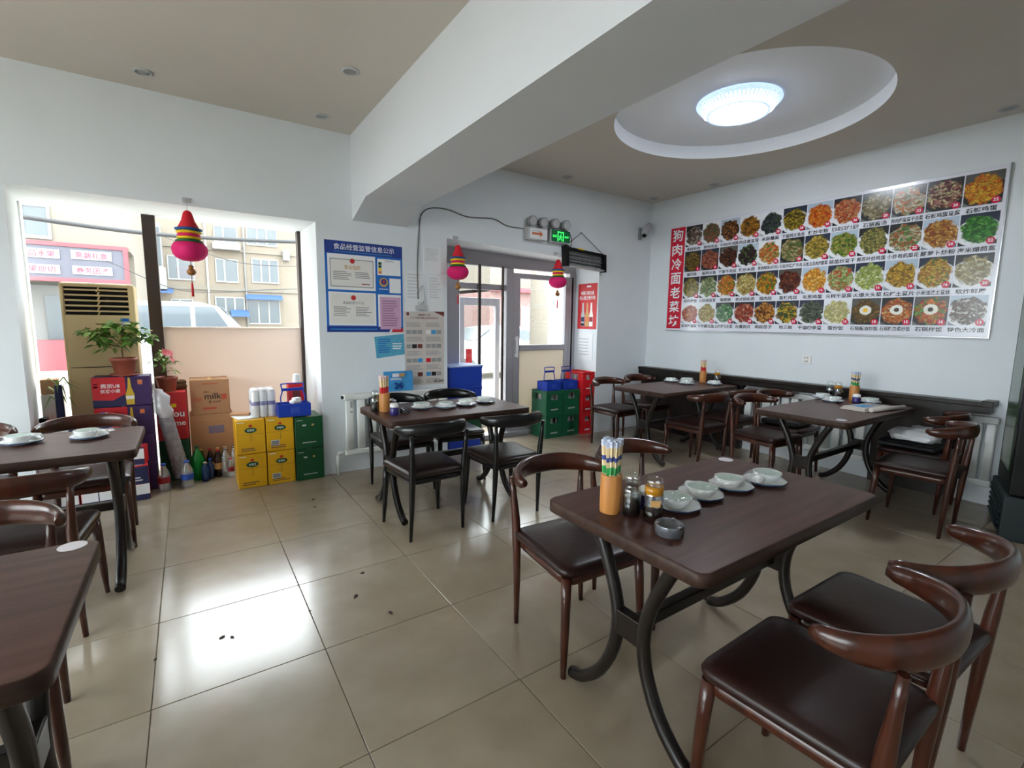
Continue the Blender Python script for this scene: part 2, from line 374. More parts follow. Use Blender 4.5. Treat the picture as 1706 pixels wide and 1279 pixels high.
# window bay
win=struct(empty('window_1',(0,YW,0)),'wide shop window with dark posts and a beige lower board')
ob('mullion',MB().bev(-.275,-.18,-.05,.05,0,2.29,.006),m_dkbrown,win)
ob('jamb',MB().bev(.965,1.0,-.05,.05,0,2.29,.005),m_dkbrown,win)
ob('jamb',MB().bev(-1.06,-1.02,-.03,.03,0,2.29,.005),m_white,win)
ob('glass_pane',MB().box(-1.02,-.275,-.004,.004,.02,2.29),m_glass,win)
ob('glass_pane',MB().box(-.18,.965,-.004,.004,1.31,2.29),m_glass,win)
ob('lower_board',MB().box(-.18,.965,-.02,.01,.0,1.31),m_beige,win)
ob('sill',MB().bev(-.18,.965,-.025,.03,1.305,1.325,.004),m_beige,win)
win2=struct(empty('window_2',(0,5.0,0)),'second shop window further left')
ob('frame',MB().box(-3.4,-3.34,-.03,.03,0,2.24).box(-1.66,-1.6,-.03,.03,0,2.24).box(-3.34,-1.66,-.03,.03,0,.06).box(-3.34,-1.66,-.03,.03,2.18,2.24),m_dkbrown,win2)
ob('glass_pane',MB().box(-3.34,-1.66,-.004,.004,.06,2.18),m_glass,win2)

win3=struct(empty('window_3',(XL-.1,0,0)),'wide window in the left side wall')
ob('frame',MB().box(-.03,.03,-1.2,-1.14,.5,2.75).box(-.03,.03,3.54,3.6,.5,2.75).box(-.03,.03,-1.14,3.54,.5,.56).box(-.03,.03,-1.14,3.54,2.69,2.75).box(-.03,.03,.4,.46,.56,2.69).box(-.03,.03,1.95,2.01,.56,2.69),m_alu,win3)
for ya,yb in ((-1.14,.4),(.46,1.95),(2.01,3.54)): ob('glass_pane',MB().box(-.004,.004,ya,yb,.56,2.69),m_glass,win3)
# glazed door and side sash
dr=struct(empty('door_1',(0,YD,0)),'grey aluminium glazed entrance with a side sash')
ob('frame_head',MB().bev(2.2,4.3,-.04,.04,2.05,2.24,.006),m_alu,dr)
ob('jamb',MB().bev(2.2,2.57,-.04,.03,0,2.05,.006),m_alu,dr)
ob('transom',MB().bev(2.57,3.22,-.03,.03,1.78,1.85,.005),m_alu,dr)
ob('mullion',MB().bev(3.20,3.30,-.05,.04,0,2.05,.006),m_alu,dr)
ob('jamb',MB().bev(4.19,4.30,-.05,.04,0,2.05,.006),m_alu,dr)
ob('security_bar',MB().box(2.80,2.83,-.075,-.055,.0,2.06),m_dkbrown,dr); ob('security_bar',MB().box(3.12,3.145,-.075,-.055,.0,2.06),m_dkbrown,dr)
ob('dark_gasket',MB().box(4.225,4.245,-.056,-.05,.05,2.0),m_black,dr)
ob('threshold',MB().bev(2.5,4.3,-.1,.05,0,.06,.008),m_alu,dr)
ob('glass_pane',MB().box(2.57,3.2,-.004,.004,.06,1.78),m_glass,dr); ob('glass_pane',MB().box(2.57,3.2,-.004,.004,1.85,2.05),m_glass,dr)
sash=ob('sash',MB().bev(3.30,3.40,-.05,.0,.06,2.0,.005).bev(4.12,4.19,-.05,0,.06,2.0,.005).bev(3.40,4.12,-.05,0,1.94,2.0,.005).bev(3.40,4.12,-.05,0,1.06,1.13,.005).bev(3.40,4.12,-.05,0,.06,.14,.005),m_alu,dr)
ob('glass_pane',MB().box(3.40,4.12,-.027,-.021,1.13,1.94),m_glass,sash); ob('lower_panel',MB().box(3.40,4.12,-.03,-.018,.14,1.06),m_frost,sash)
ob('handle',MB().bev(3.335,3.36,-.085,-.05,.98,1.24,.006).bev(3.325,3.37,-.06,-.05,.99,1.03,.003).bev(3.325,3.37,-.06,-.05,1.19,1.23,.003),m_whitepl,sash)
# outer door leaf standing ajar
od=ob('outer_leaf',MB().bev(2.88,2.95,.55,.60,0,1.72,.006).bev(3.42,3.49,.55,.60,0,1.72,.006).bev(2.95,3.42,.55,.60,1.62,1.72,.006).bev(2.95,3.42,.55,.60,0,.1,.006),m_alu,dr)
ob('glass_pane',MB().box(2.95,3.42,.57,.576,.1,1.62),m_glass,od)
ob('pull_label',MB().box(2.97,3.06,.545,.55,.86,1.06),m_redcard,od)

# ---------------- ceiling lamp in the recess, downlights
L=empty('ceiling_lamp',(3.63,2.30,3.115)); tag(L,'round lit LED ceiling lamp in the ceiling recess','lamp')
ob('base_ring',MB().lathe([(.30,0),(.305,-.012),(.29,-.03),(.24,-.035)],48,cap0=False,cap1=True),m_crystal,L)
mb=MB()
for k in range(60):
    a=2*PI*k/60; c,s_=math.cos(a),math.sin(a)
    mb.tube([(.294*c,.294*s_,-.012),(.250*c,.250*s_,-.060)],.010,6)
tag(ob('crystal_rim',mb,m_crystal,L),None,None,None,'stuff')
ob('diffuser',MB().lathe([(.222,-.030),(.222,-.066),(.212,-.080),(.200,-.086),(.12,-.094),(.03,-.097)],48),m_lampon,L)
ob('trim_ring',MB().lathe([(.214,-.076),(.226,-.078),(.224,-.092),(.206,-.090)],48,cap0=False,cap1=False),m_crystal,L)
dl=empty('downlight'); tag(dl,'x','downlight'); 
ob('rim',MB().lathe([(.055,0),(.057,-.006),(.045,-.012),(.040,-.004)],24,cap0=False,cap1=False),m_greyl,dl)
ob('bulb',MB().lathe([(.041,-.003),(.025,-.005),(.005,-.006)],20,cap0=False),m_grey,dl)
index_kids()
for k,(x,y,lb) in enumerate([(-.142,4.152,'small unlit downlight above the red sign window, leftmost'),(.972,3.347,'unlit downlight beside the beam, nearer the camera'),(.978,4.177,'unlit downlight beside the beam, close to the back wall'),
    (3.565,4.242,'unlit downlight right of the beam above the door'),(5.026,4.257,'unlit downlight in the far ceiling corner'),(5.084,3.452,'unlit downlight above the left part of the menu board'),(5.053,1.068,'unlit downlight above the right end of the menu board')]):
    place(dl,k==0,(x,y,CE),0,lb,'downlights in the ceiling')

# ================================================================== outside
st=struct(ob('ground',MB().box(-60,80,5.45,80,-.3,-.1).box(-60,XL-.2,-60,5.45,-.3,-.1),m_street),'pale concrete street outside')
def facade_window(parent,x0,x1,z0,z1,y,nx=2,frame=m_fframe,glass=m_fglass):
    w=ob('window',MB().box(x0-.06,x1+.06,y-.06,y,z0-.08,z0).box(x0-.06,x1+.06,y-.06,y,z1,z1+.06).box(x0-.06,x0,y-.06,y,z0,z1).box(x1,x1+.06,y-.06,y,z0,z1),frame,parent)
    ob('pane',MB().box(x0,x1,y-.03,y-.01,z0,z1),glass,w)
    mb=MB()
    for k in range(1,nx): xx=x0+(x1-x0)*(.38 if nx==2 else k/nx); mb.box(xx-.04,xx+.04,y-.055,y-.02,z0,z1)
    ob('glazing_bar',mb,frame,w); return w
FB=empty('apartment_building',(0,32,0)); tag(FB,'cream apartment block with white window frames across the street','building')
ob('wall',MB().box(-3.6,14,0,8,-.1,13),m_facade,FB)
for (x0,x1,z0,z1,nx) in [(1.56,2.6,5.73,6.5,2),(3.15,4.64,5.73,6.6,3),(1.55,2.55,3.54,4.7,2),(3.34,4.65,3.6,4.85,3),(-.64,.45,3.55,4.7,2),(1.44,2.79,1.64,2.6,3),(3.0,4.64,1.2,2.5,3),(-.6,.3,1.75,2.4,2),(5.9,7.3,3.6,4.9,3),(9.0,10.4,3.6,4.9,2),(5.9,7.3,6.2,7.4,3)]:
    facade_window(FB,x0,x1,z0,z1,0,nx)
ob('window_box',MB().box(1.4,2.75,-.45,0,5.25,5.6),m_fframe,FB)
ob('balcony',MB().box(-1.6,-.75,-1.1,0,2.9,4.0).box(-1.5,-.85,-1.05,0,4.0,6.2),m_fframe,FB)
ob('balcony_glass',MB().box(-1.45,-.9,-1.08,-1.0,4.1,6.0),m_fglass,FB)
ob('awning',MB().hexa([(2.1,-.7,1.55),(3.0,-.7,1.55),(3.0,0,1.85),(2.1,0,1.85),(2.1,-.7,1.65),(3.0,-.7,1.65),(3.0,0,1.95),(2.1,0,1.95)]),m_awn,FB)
ob('awning',MB().hexa([(2.9,-.5,2.55),(4.8,-.5,2.55),(4.8,0,2.7),(2.9,0,2.7),(2.9,-.5,2.68),(4.8,-.5,2.68),(4.8,0,2.85),(2.9,0,2.85)]),m_awn,FB)
ob('awning',MB().hexa([(-1.9,-1.2,2.7),(-.5,-1.2,2.7),(-.5,0,2.9),(-1.9,0,2.9),(-1.9,-1.2,2.8),(-.5,-1.2,2.8),(-.5,0,3.0),(-1.9,0,3.0)]),m_awn,FB)
ob('drain_pipe',MB().tube([(2.95,-.08,-.1),(2.95,-.08,13)],.05,8),m_fframe,FB); ob('drain_pipe',MB().tube([(1.1,-.08,-.1),(1.1,-.08,13)],.05,8),m_wirew,FB)
ob('wall_unit',MB().bev(4.95,5.3,-.35,0,4.9,5.5,.03),m_fframe,FB)
ob('floor_band',MB().box(-3.6,14,-.08,0,3.0,3.2).box(-3.6,14,-.08,0,5.2,5.32),m_facade2,FB)
# shop building on the left with the sign
SB=empty('fruit_shop',(0,18,0)); tag(SB,'pale shop building with a grey and red fruit sign','building')
ob('wall',MB().box(-14,-1.25,.05,8,3.3,9).box(-14,-3.75,.05,8,-.1,3.3).box(-3.75,-1.25,1.2,8,-.1,3.3),m_facade2,SB)
sg=ob('sign_board',MB().box(-3.75,-1.36,-.12,.05,2.40,3.38),m_signgrey,SB)
ob('sign_frame',MB().box(-3.8,-1.30,-.16,.05,3.30,3.40).box(-3.8,-1.30,-.16,.05,2.36,2.46).box(-1.40,-1.30,-.16,.05,2.46,3.30),m_signpink,SB)
for (x0,x1,z0,z1,t) in [(-3.64,-2.75,2.96,3.2,'精品水果'),(-2.52,-1.66,2.98,3.22,'高端礼盒'),(-3.66,-2.77,2.55,2.79,'鲜果现切'),(-2.52,-1.67,2.57,2.8,'商务团餐')]:
    lb=ob('sign_strip',MB().box(x0,x1,-.15,-.12,z0,z1),m_signwhite,SB)
    text(t,lb,((x0+x1)/2,-.15,(z0+z1)/2),(x1-x0)*.8,(z1-z0)*.72,m_signred,'A','lettering',.012,True,.004)
facade_window(SB,-3.75,-2.95,3.55,4.3,.05,2)
ob('shop_glass',MB().box(-3.7,-2.3,1.1,1.2,.0,2.3),m_fframe,SB); ob('door_leaf',MB().box(-3.35,-2.85,1.04,1.1,0,2.0),m_fglass,SB)
ob('red_stand',MB().box(-3.5,-2.6,.2,.7,-.1,.75),m_signpink,SB)
# building behind the door view
DB=empty('garage_building',(4.6,24,0)); tag(DB,'cream and pink building with garage doors seen through the entrance','building')
ob('wall',MB().box(10,40,0,8,3.4,10),m_facade2,DB); ob('base_wall',MB().box(10,40,0,8,-.1,3.2),m_pinkish,DB)
ob('cornice',MB().box(10,40,-.4,0,3.2,3.45),m_signpink,DB)
for k,x in enumerate((12.2,15.6,19.2,22.6)):
    g=ob('garage_door',MB().box(x,x+2.0,-.06,0,-.1,2.4),m_fframe,DB)
for (x0,x1) in ((14.4,15.4),(17.8,18.6),(21.6,22.6)): facade_window(DB,x0,x1,4.2,5.6,0,2)
ob('dark_sign',MB().box(15.0,16.6,-.3,-.1,5.9,6.9),m_grey,DB)
# trunk of a street tree or pole
ob_=ob('street_pole',MB().lathe([(.26,-.1),(.24,3),(.22,7)],16),m_facade2,None,(7.3,9.6,0)); tag(ob_,'thick pale pole outside the glazed sash','pole')
nb=ob('wall_notice',MB().box(0,.75,0,.03,0,1.0),m_signwhite,None,(11.6,12.4,.85)); tag(nb,'white paper notice standing outside behind the sash glass','notice')
tag(ob('print_lines',MB().box(.2,.55,-.004,0,.70,.80).box(.15,.6,-.004,0,.45,.50).box(.15,.55,-.004,0,.30,.35),m_certline,nb),None,None,None,'stuff')
# cars
def car(name,label,loc,rz,L_=4.4,Wd=1.75,Hh=1.5,van=False):
    e=empty(name,loc,rz); tag(e,label,'car')
    pr=[(0,.35),(0.02,.75),(.25,.9),(1.05,.98),(1.75,Hh-.06),(2.3,Hh),(3.3,Hh-.03),(3.95,1.05),(4.3,.98),(4.4,.7),(4.4,.35)]
    if van: pr=[(0,.35),(.02,.85),(.2,1.05),(.75,1.15),(1.45,Hh-.1),(1.9,Hh),(3.9,Hh-.02),(4.3,1.3),(4.4,.9),(4.4,.35)]
    ring=lambda y,k:[(x,y*(1-(.16*max(0,z-.95)/(Hh-.95))),.35+(z-.35)*1.0) for x,z in pr]
    ob('body',MB().loft([ring(-Wd/2,1),ring(Wd/2,1)],0,True,True,False),m_car,e)
    zt=Hh-.1; zb=1.02 if not van else 1.2
    xs=(1.3,2.25,2.35,3.55) if not van else (1.15,2.0,2.1,3.95)
    for sgn in (-1,1):
        y=sgn*(Wd/2*.935); yt=sgn*(Wd/2*.86)
        for a,b in ((xs[0],xs[1]),(xs[2],xs[3])):
            f=.42 if a==xs[0] else 0; g=.3 if b==xs[3] else 0
            o_=.012*sgn
            ob('side_window',MB().hexa([(a,y-.01,zb),(b,y-.01,zb),(b,y+o_+.01,zb),(a,y+o_+.01,zb),(a+f,yt-.01,zt),(b-g,yt-.01,zt),(b-g,yt+o_+.01,zt),(a+f,yt+o_+.01,zt)]),m_carwin,e)
    p0,p1=(pr[3],pr[4]); 
    ob('windscreen',MB().hexa([(p0[0]+.08,-Wd*.42,p0[1]+.06),(p0[0]+.12,-Wd*.42,p0[1]+.06),(p0[0]+.12,Wd*.42,p0[1]+.06),(p0[0]+.08,Wd*.42,p0[1]+.06),(p1[0]-.1,-Wd*.37,p1[1]+.0),(p1[0]-.06,-Wd*.37,p1[1]),(p1[0]-.06,Wd*.37,p1[1]),(p1[0]-.1,Wd*.37,p1[1])]),m_carwin,e)
    for x in (.8,3.55):
        for y in (-Wd/2+.1,Wd/2-.1):
            mb=MB(); mb.tube([(x,y-.1,.3),(x,y+.1,.3)],.3,20); ob('wheel',mb,m_tyre,e)
    for y in (-.6,.6): ob('headlamp',MB().bev(-.01,.08,y-.18,y+.18,.7,.84,.02),m_fframe,e)
    return e
van_=car('van','white van parked outside the shop window',(1.75,13.0,-.1),PI,van=True,Hh=1.86); van_.scale=(.80,1,1)
car('car','white car parked outside the entrance door',(5.0,11.5,-.1),.05,Hh=1.42)
car('car','pale car parked beyond the side sash',(10.9,12.9,-.1),.08,Hh=1.35)
for k,(pts,r,lb) in enumerate([([(-2.2,8,2.6),(-.6,8,2.5),(.6,8,2.52),(2.2,8,2.62)],.028,'thick overhead cable crossing the shop window'),
    ([(-.9,9,2.2),(0,9,1.82),(1.2,9,1.9),(2.4,9,2.0)],.007,'thin sagging wire low behind the window'),
    ([(-.2,9,2.6),(.8,9,2.3),(2.2,9,2.35)],.006,'thin slanting wire behind the gourd ornament')]):
    o=ob('overhead_cable',MB().tube(smooth_pts(pts,5),r,6),m_wireb); tag(o,lb,'cable')
# ================================================================== chairs and tables
def make_chair(wood_m, seat_m):
    t=empty('dining_chair')
    o0=lambda k,z:rrect(.445-2*k,.44-2*k,.05,z,4,wb=.40-2*k)
    ob('seat',MB().loft([o0(.012,.412),o0(0,.420),o0(-.003,.436),o0(.004,.449),o0(.03,.457),o0(.09,.462),o0(.15,.463)]),seat_m,t)
    ob('seat_frame',MB().loft([o0(.022,.372),o0(.016,.376),o0(.016,.413)]),wood_m,t)
    for s in (-1,1):
        ob('leg',MB().tube([(s*.195,.19,.41),(s*.20,.197,.30),(s*.208,.205,.12),(s*.214,.212,0)],[.021,.020,.016,.011],12),wood_m,t)
        ob('leg',MB().tube([(s*.193,-.185,.0),(s*.188,-.195,.2),(s*.186,-.205,.40),(s*.188,-.212,.5),(s*.195,-.222,.62),(s*.20,-.228,.70)],[.011,.016,.021,.020,.014,.012],12),wood_m,t)
    # horseshoe back rail: slim rounded horns, deep flattened back
    pts=[];ell=[]
    K=36
    for k in range(K+1):
        u=-1+2*k/K; a=u*math.radians(96)
        x=.234*math.sin(a); y=-.088-.178*math.cos(a)
        z=.712+.020*math.cos(a)**2 if math.cos(a)>0 else .712
        e=min(1,abs(u)); h=.024*(1-e**2.2)+.0225; w=.0175+.004*math.exp(-((abs(u)-.6)/.25)**2)
        if k in (0,K): h*=.62; w*=.62
        pts.append((x,y,z-.004+.012*e)); ell.append((w,h))
    pts=[Vector(pts[0])+(Vector(pts[0])-Vector(pts[1]))*.35]+pts[1:-1]+[Vector(pts[-1])+(Vector(pts[-1])-Vector(pts[-2]))*.35]
    ob('back_rail',MB().tube(pts,None,14,ell=ell),wood_m,t)
    return t
ch=make_chair(m_frame,m_leather); ch2=make_chair(m_blackwood,m_leather2)
index_kids()
for c in (ch,ch2): c['category']='chair'
CH=[ # x,y,facing(0=+Y),label
 (1.365,.52,0.02,'brown horn-back chair nearest the camera at the front table'),
 (1.883,.530,-.02,'brown horn-back chair at the front table, right of the nearest one'),
 (1.385,1.52,PI-.06,'brown horn-back chair behind the front table by the chopstick holder'),
 (1.915,1.55,PI+.03,'brown horn-back chair behind the front table by the white sticker'),
 (4.16,2.86,-.05,'brown chair with its back to us on the near side of the corner table'),
 (4.73,2.88,.03,'brown chair on the near side of the corner table, closer to the ledge'),
 (4.10,3.88,PI+.05,'brown chair at the corner table beside the red crates'),
 (4.68,3.93,PI,'brown chair in the corner behind the corner table'),
 (4.28,2.22,PI-.1,'brown chair behind the newspaper table, nearer the middle of the room'),
 (4.80,2.30,PI,'brown chair behind the newspaper table next to the radiator'),
 (4.29,1.12,.04,'brown chair in front of the newspaper table, on its open side'),
 (4.81,1.27,0,'brown chair in front of the newspaper table beside the ledge radiator'),
 (-.64,2.86,-.03,'brown chair on the near side of the left window table'),
 (-1.18,2.9,0,'brown chair on the near side of the left window table, at the left picture edge'),
 (-.56,3.82,PI,'brown chair at the left window table, its back to the window goods'),
 (-1.12,3.82,PI,'brown chair behind the left window table at the left picture edge'),
 (-.62,2.02,PI+.1,'brown chair behind the bare table in the left foreground'),
]
for k,(x,y,r,lb) in enumerate(CH): place(ch,k==0,(x,y,0),r,lb,'brown horn-back chairs')
CH2=[(1.29,2.965,.05,'black horn-back chair in front of the middle table, by the purple jar'),(1.915,2.94,-.02,'black horn-back chair in front of the middle table, nearer the crates'),
 (1.44,3.80,PI,'black chair behind the middle table, nearer the yellow cartons'),(1.96,3.83,PI-.12,'black chair behind the middle table by the blue crates')]
for k,(x,y,r,lb) in enumerate(CH2): place(ch2,k==0,(x,y,0),r,lb,'black horn-back chairs')

def make_table(L_,W_=.67):
    t=empty('dining_table'); h=.75
    rr=lambda k,z:rrect(L_-2*k,W_-2*k,.038,z,6)
    ob('tabletop',MB().loft([rr(.008,h-.048),rr(0,h-.042),rr(0,h-.006),rr(.004,h-.001)],0,True,False).loft([rr(.004,h-.001),rr(.007,h)],1,False,True),[m_edge,m_top],t)
    for e in (-1,1):
        x=e*(L_/2-.115)
        for s in (-1,1):
            p=smooth_pts([(x,s*.185,h-.05),(x,s*.14,.62),(x,s*.085,.50),(x,s*.058,.39),(x,s*.07,.27),(x,s*.13,.14),(x,s*.22,.05),(x,s*.285,.024)],3)
            ob('leg',MB().tube(p,.0235,12,upv=(1,0,0)),m_legdark,t)
        ob('bracket',MB().bev(x-.02,x+.02,-.06,.06,.335,.425,.005),m_legdark,t)
        ob('top_plate',MB().box(x-.03,x+.03,-.24,.24,h-.056,h-.046),m_legdark,t)
    ob('stretcher',MB().bev(-L_/2+.12,L_/2-.12,-.022,.022,.36,.405,.006),m_legdark,t)
    return t
tb=make_table(1.14); tbl=make_table(1.26); index_kids()
for c in (tb,tbl): c['category']='table'
T_M=(1.648,1.022); T_2=(1.62,3.30); T_3=(4.36,3.26); T_4=(4.33,1.70); T_5=(-.82,3.30); T_6=(-.82,1.475)
place(tb,True,(*T_M,0),0,'dark brown table in the foreground with four dish sets','dining tables')
place(tb,False,(*T_2,0),0,'dark brown table in the middle with red chopsticks','dining tables')
place(tb,False,(*T_5,0),0,'dark brown table at the left by the window goods','dining tables')
place(tb,False,(*T_6,0),0,'dark brown table cut off at the lower left corner','dining tables')
place(tbl,True,(*T_3,0),0,'dark brown table in the far corner against the ledge','dining tables')
place(tbl,False,(*T_4,0),0,'dark brown table with newspapers against the ledge','dining tables')

# ---- tableware
TZ=.75
def sticker(x,y,lb):
    o=ob('round_sticker',MB().lathe([(.033,0),(.033,.0012)],28),m_sticker,None,(x,y,TZ)); tag(o,lb,'sticker','round white stickers')
sticker(2.15,1.30,'round white sticker at the far corner of the front table'); sticker(-.31,1.775,'round white sticker on the bare left foreground table'); sticker(-.42,3.56,'round white sticker on the left window table'); sticker(3.80,1.45,'round white sticker at the corner of the newspaper table')
def octring(r,z,c=(0,0),n=24,k=.06):
    return [(c[0]+r*(1-k*(.5-.5*math.cos(8*a)))*math.cos(a),c[1]+r*(1-k*(.5-.5*math.cos(8*a)))*math.sin(a),z) for a in (2*PI*j/n for j in range(n))]
def make_dish():
    t=empty('dish_set'); t['category']='dish set'
    pl=ob('plate',MB().loft([octring(.044,0),octring(.050,.004),octring(.084,.013),octring(.087,.017),octring(.080,.016),octring(.046,.007)]),m_por,t)
    ob('rim_line',MB().loft([octring(.0845,.0115),octring(.0882,.0165),octring(.0870,.0180)],0,False,False),m_bluerim,pl)
    bw=ob('bowl',MB().lathe([(.028,.008),(.034,.012),(.048,.028),(.055,.046),(.0535,.047),(.046,.034),(.03,.018)],24,(-.012,.0,0)),m_por,t)
    ob('glaze',MB().lathe([(.0525,.0445),(.03,.0440),(.005,.0438)],24,(-.012,0,0),cap0=False),m_mint,bw)
    c=MB(); c.tube([(.034,.012,.030),(.074,.020,.024)],[.019,.016],16); ob('cup',c,m_por,t)
    n=24
    r0=[(-.012+.0555*math.cos(2*PI*j/n),.0555*math.sin(2*PI*j/n),.0485) for j in range(n)]
    rm=[(.004+(.066+.004*(j%2))*math.cos(2*PI*j/n),(.060+.004*(j%3))*math.sin(2*PI*j/n),.036) for j in range(n)]
    r1=[(x*.99,y*.99,.0185) for x,y,z in octring(.0855,0)]
    ob('wrap_film',MB().loft([r1,rm,r0],0,False,True),m_film,t)
    return t
ds=make_dish(); index_kids()
DS=[(1.42,1.035,.3,'shrink-wrapped dish set nearest the condiments on the front table'),(1.592,1.055,1.0,'shrink-wrapped dish set on the front table, second from the condiments'),(1.785,1.05,-.3,'shrink-wrapped dish set on the front table, third from the condiments'),(1.965,1.01,2.9,'shrink-wrapped dish set on the front table, farthest from the condiments'),
 (1.43,3.32,.2,'shrink-wrapped dish set on the middle table, nearest the red chopsticks'),(1.60,3.27,1.4,'shrink-wrapped dish set on the middle table, second from the red chopsticks'),(1.79,3.29,.8,'shrink-wrapped dish set on the middle table, third from the red chopsticks'),(1.99,3.33,-.4,'shrink-wrapped dish set on the middle table, farthest from the red chopsticks'),
 (4.60,3.52,.2,'shrink-wrapped dish set on the corner table, farthest left'),(4.57,3.29,.2,'shrink-wrapped dish set on the corner table, in front of the red chopsticks'),(4.77,3.43,1.2,'shrink-wrapped dish set on the corner table, middle of the cluster'),(4.80,3.10,1.2,'shrink-wrapped dish set on the corner table, right of the red chopsticks'),
 (4.80,2.00,.2,'shrink-wrapped dish set at the far edge of the newspaper table'),(4.66,1.86,.9,'shrink-wrapped dish set beside the newspapers, left one'),(4.88,1.66,.9,'shrink-wrapped dish set behind the newspapers by the white-capped jar'),
 (-.74,3.40,.4,'shrink-wrapped dish set at the left edge of the window table'),(-.475,3.38,-.2,'shrink-wrapped dish set near the sticker on the window table')]
for k,(x,y,r,lb) in enumerate(DS): place(ds,k==0,(x,y,TZ),r,lb,'shrink-wrapped dish sets')

def make_holder(bands, tipm):
    t=empty('chopstick_holder'); t['category']='chopsticks'
    ob('bamboo_cup',MB().lathe([(.036,0),(.0375,.003),(.0365,.007),(.0375,.011),(.0375,.118),(.0368,.122),(.0375,.126),(.0372,.136),(.033,.136),(.033,.02)],28),m_bamboo,t)
    mats=[m_chop]+[b[2] for b in bands]+[tipm]
    mb=MB(); w=.0047
    zs=[(.0,0)]
    for k,(z0,z1,_) in enumerate(bands): zs+=[(z0,k+1),(z1,0)]
    zs.append((.222,len(bands)+1)); zs.append((.243,None))
    for (za,mi),(zb,_) in zip(zs,zs[1:]):
        f=1.0 if mi<=len(bands) else 1.25
        mb.box(-w*f,w*f,-w*.7*f,w*.7*f,za,zb,mi)
    me=mb.mesh('chopstick',mats); rnd=random.Random(3)
    for k in range(36):
        a=k*2.4; r=.0285*math.sqrt((k+.5)/36)
        o=link_obj('chopstick',me,t,(r*.75*math.cos(a),r*.75*math.sin(a),.014+rnd.uniform(-.006,.006)),rnd.uniform(0,3))
        o.rotation_euler=(-math.sin(a)*r*1.9,math.cos(a)*r*1.9,rnd.uniform(-.6,.6))
    return t
m_tipb=M('white_blue_wrapper', S(196,204,230), .4, noise=.35, nscale=160); m_tipr=M('white_red_wrapper', S(226,200,200), .4, noise=.3, nscale=160)
m_bandb=M('wrapper_blue', S(52,70,140), .5); m_bandg=M('wrapper_green', S(52,160,84), .5); m_bandr=M('wrapper_red', S(206,40,44), .5)
h1=make_holder([(.125,.152,m_bandg),(.172,.188,m_bandb)],m_tipb); h2=make_holder([(.120,.165,m_bandr)],m_tipr); index_kids()
place(h1,True,(1.192,1.137,TZ),0,'bamboo cup of blue and green wrapped chopsticks on the front table','chopstick holders')
place(h1,False,(4.92,1.80,TZ),.6,'bamboo cup of chopsticks on the newspaper table','chopstick holders')
place(h2,True,(1.155,3.36,TZ),0,'bamboo cup of red wrapped chopsticks on the middle table','red chopstick holders')
place(h2,False,(4.88,3.30,TZ),.6,'bamboo cup of red wrapped chopsticks on the corner table','red chopstick holders')
def make_bottle(liq, fill, neckliq=None):
    t=empty('condiment_bottle'); t['category']='bottle'
    ob('glass',MB().lathe([(.026,0),(.029,.004),(.029,.078),(.026,.086),(.022,.090),(.0225,.096),(.025,.1)],24,cap1=False),m_bglass,t)
    ob('liquid',MB().lathe([(.0255,.004),(.0272,.008),(.0272,fill)],24),liq,t)
    st_=MB().lathe([(.0245,.1),(.0265,.104),(.0265,.118),(.023,.126),(.012,.131),(.002,.132)],24,cap0=True)
    ob('stopper',st_,neckliq or m_bglass,t); ob('label_band',MB().lathe([(.0293,.060),(.0293,.074)],24,cap0=False,cap1=False),m_bglass,t)
    return t
b1=make_bottle(m_soy,.062); b2=make_bottle(m_vin,.045); index_kids()
# second bottle: amber glass upper half
for o in KIDS[b2]:
    if o.name.startswith('stopper'): pass
ob('amber_neck',MB().lathe([(.0275,.078),(.0275,.104)],24),m_amber,b2); ob('paper_tag',MB().box(-.014,.014,-.0302,-.029,.05,.068),m_tan,b2)
index_kids()
b1.scale=b2.scale=(1.1,1.1,1.18)
place(b1,True,(1.226,1.072,TZ),0,'soy sauce bottle with clear stopper beside the bamboo cup, front table','condiment bottles')
place(b2,True,(1.254,1.002,TZ),-.7,'small cruet with amber oil next to the soy sauce, front table','condiment bottles')
place(b1,False,(1.098,3.40,TZ),0,'soy bottle half hidden behind the red chopsticks, middle table','condiment bottles')
place(b2,False,(4.97,3.18,TZ),.5,'amber cruet beside the red chopsticks on the corner table','condiment bottles')
place(b2,False,(4.92,1.93,TZ),.5,'amber cruet on the newspaper table, left of its chopsticks','condiment bottles')
place(b1,False,(4.95,2.01,TZ),.5,'dark bottle on the newspaper table, nearest the wall','condiment bottles')
def make_jar():
    t=empty('toothpick_jar'); t['category']='jar'
    ob('body',MB().lathe([(.028,0),(.031,.004),(.032,.02),(.031,.048),(.027,.054)],24),m_jar,t)
    ob('cap',MB().lathe([(.029,.054),(.030,.058),(.029,.072),(.023,.079),(.01,.082),(.002,.082)],24),m_whitepl,t)
    return t
j1=make_jar(); index_kids()
place(j1,True,(1.322,1.088,TZ),0,'dark purple jar with white cap between bottles and dishes, front table','toothpick jars')
place(j1,False,(1.17,3.20,TZ),0,'dark purple jar with white cap on the middle table','toothpick jars')
place(j1,False,(4.775,1.725,TZ),0,'jar with white cap on the newspaper table','toothpick jars')
def ashtray(x,y,lb,mm,s=1):
    t=empty('ashtray',(x,y,TZ)); tag(t,lb,'ashtray')
    ob('dish',MB().lathe([(.040*s,0),(.044*s,.003),(.0445*s,.034),(.0435*s,.036),(.0405*s,.035),(.040*s,.008),(.01,.006)],28),mm,t)
    for k in range(3):
        a=2*PI*k/3+.4; ob('cigarette_rest',MB().box(.040*s*math.cos(a)-.005,.040*s*math.cos(a)+.005,.040*s*math.sin(a)-.005,.040*s*math.sin(a)+.005,.031,.0375),m_steel,t)
m_ashglass=M('smoky_glass', S(120,123,130), .12, metal=.55)
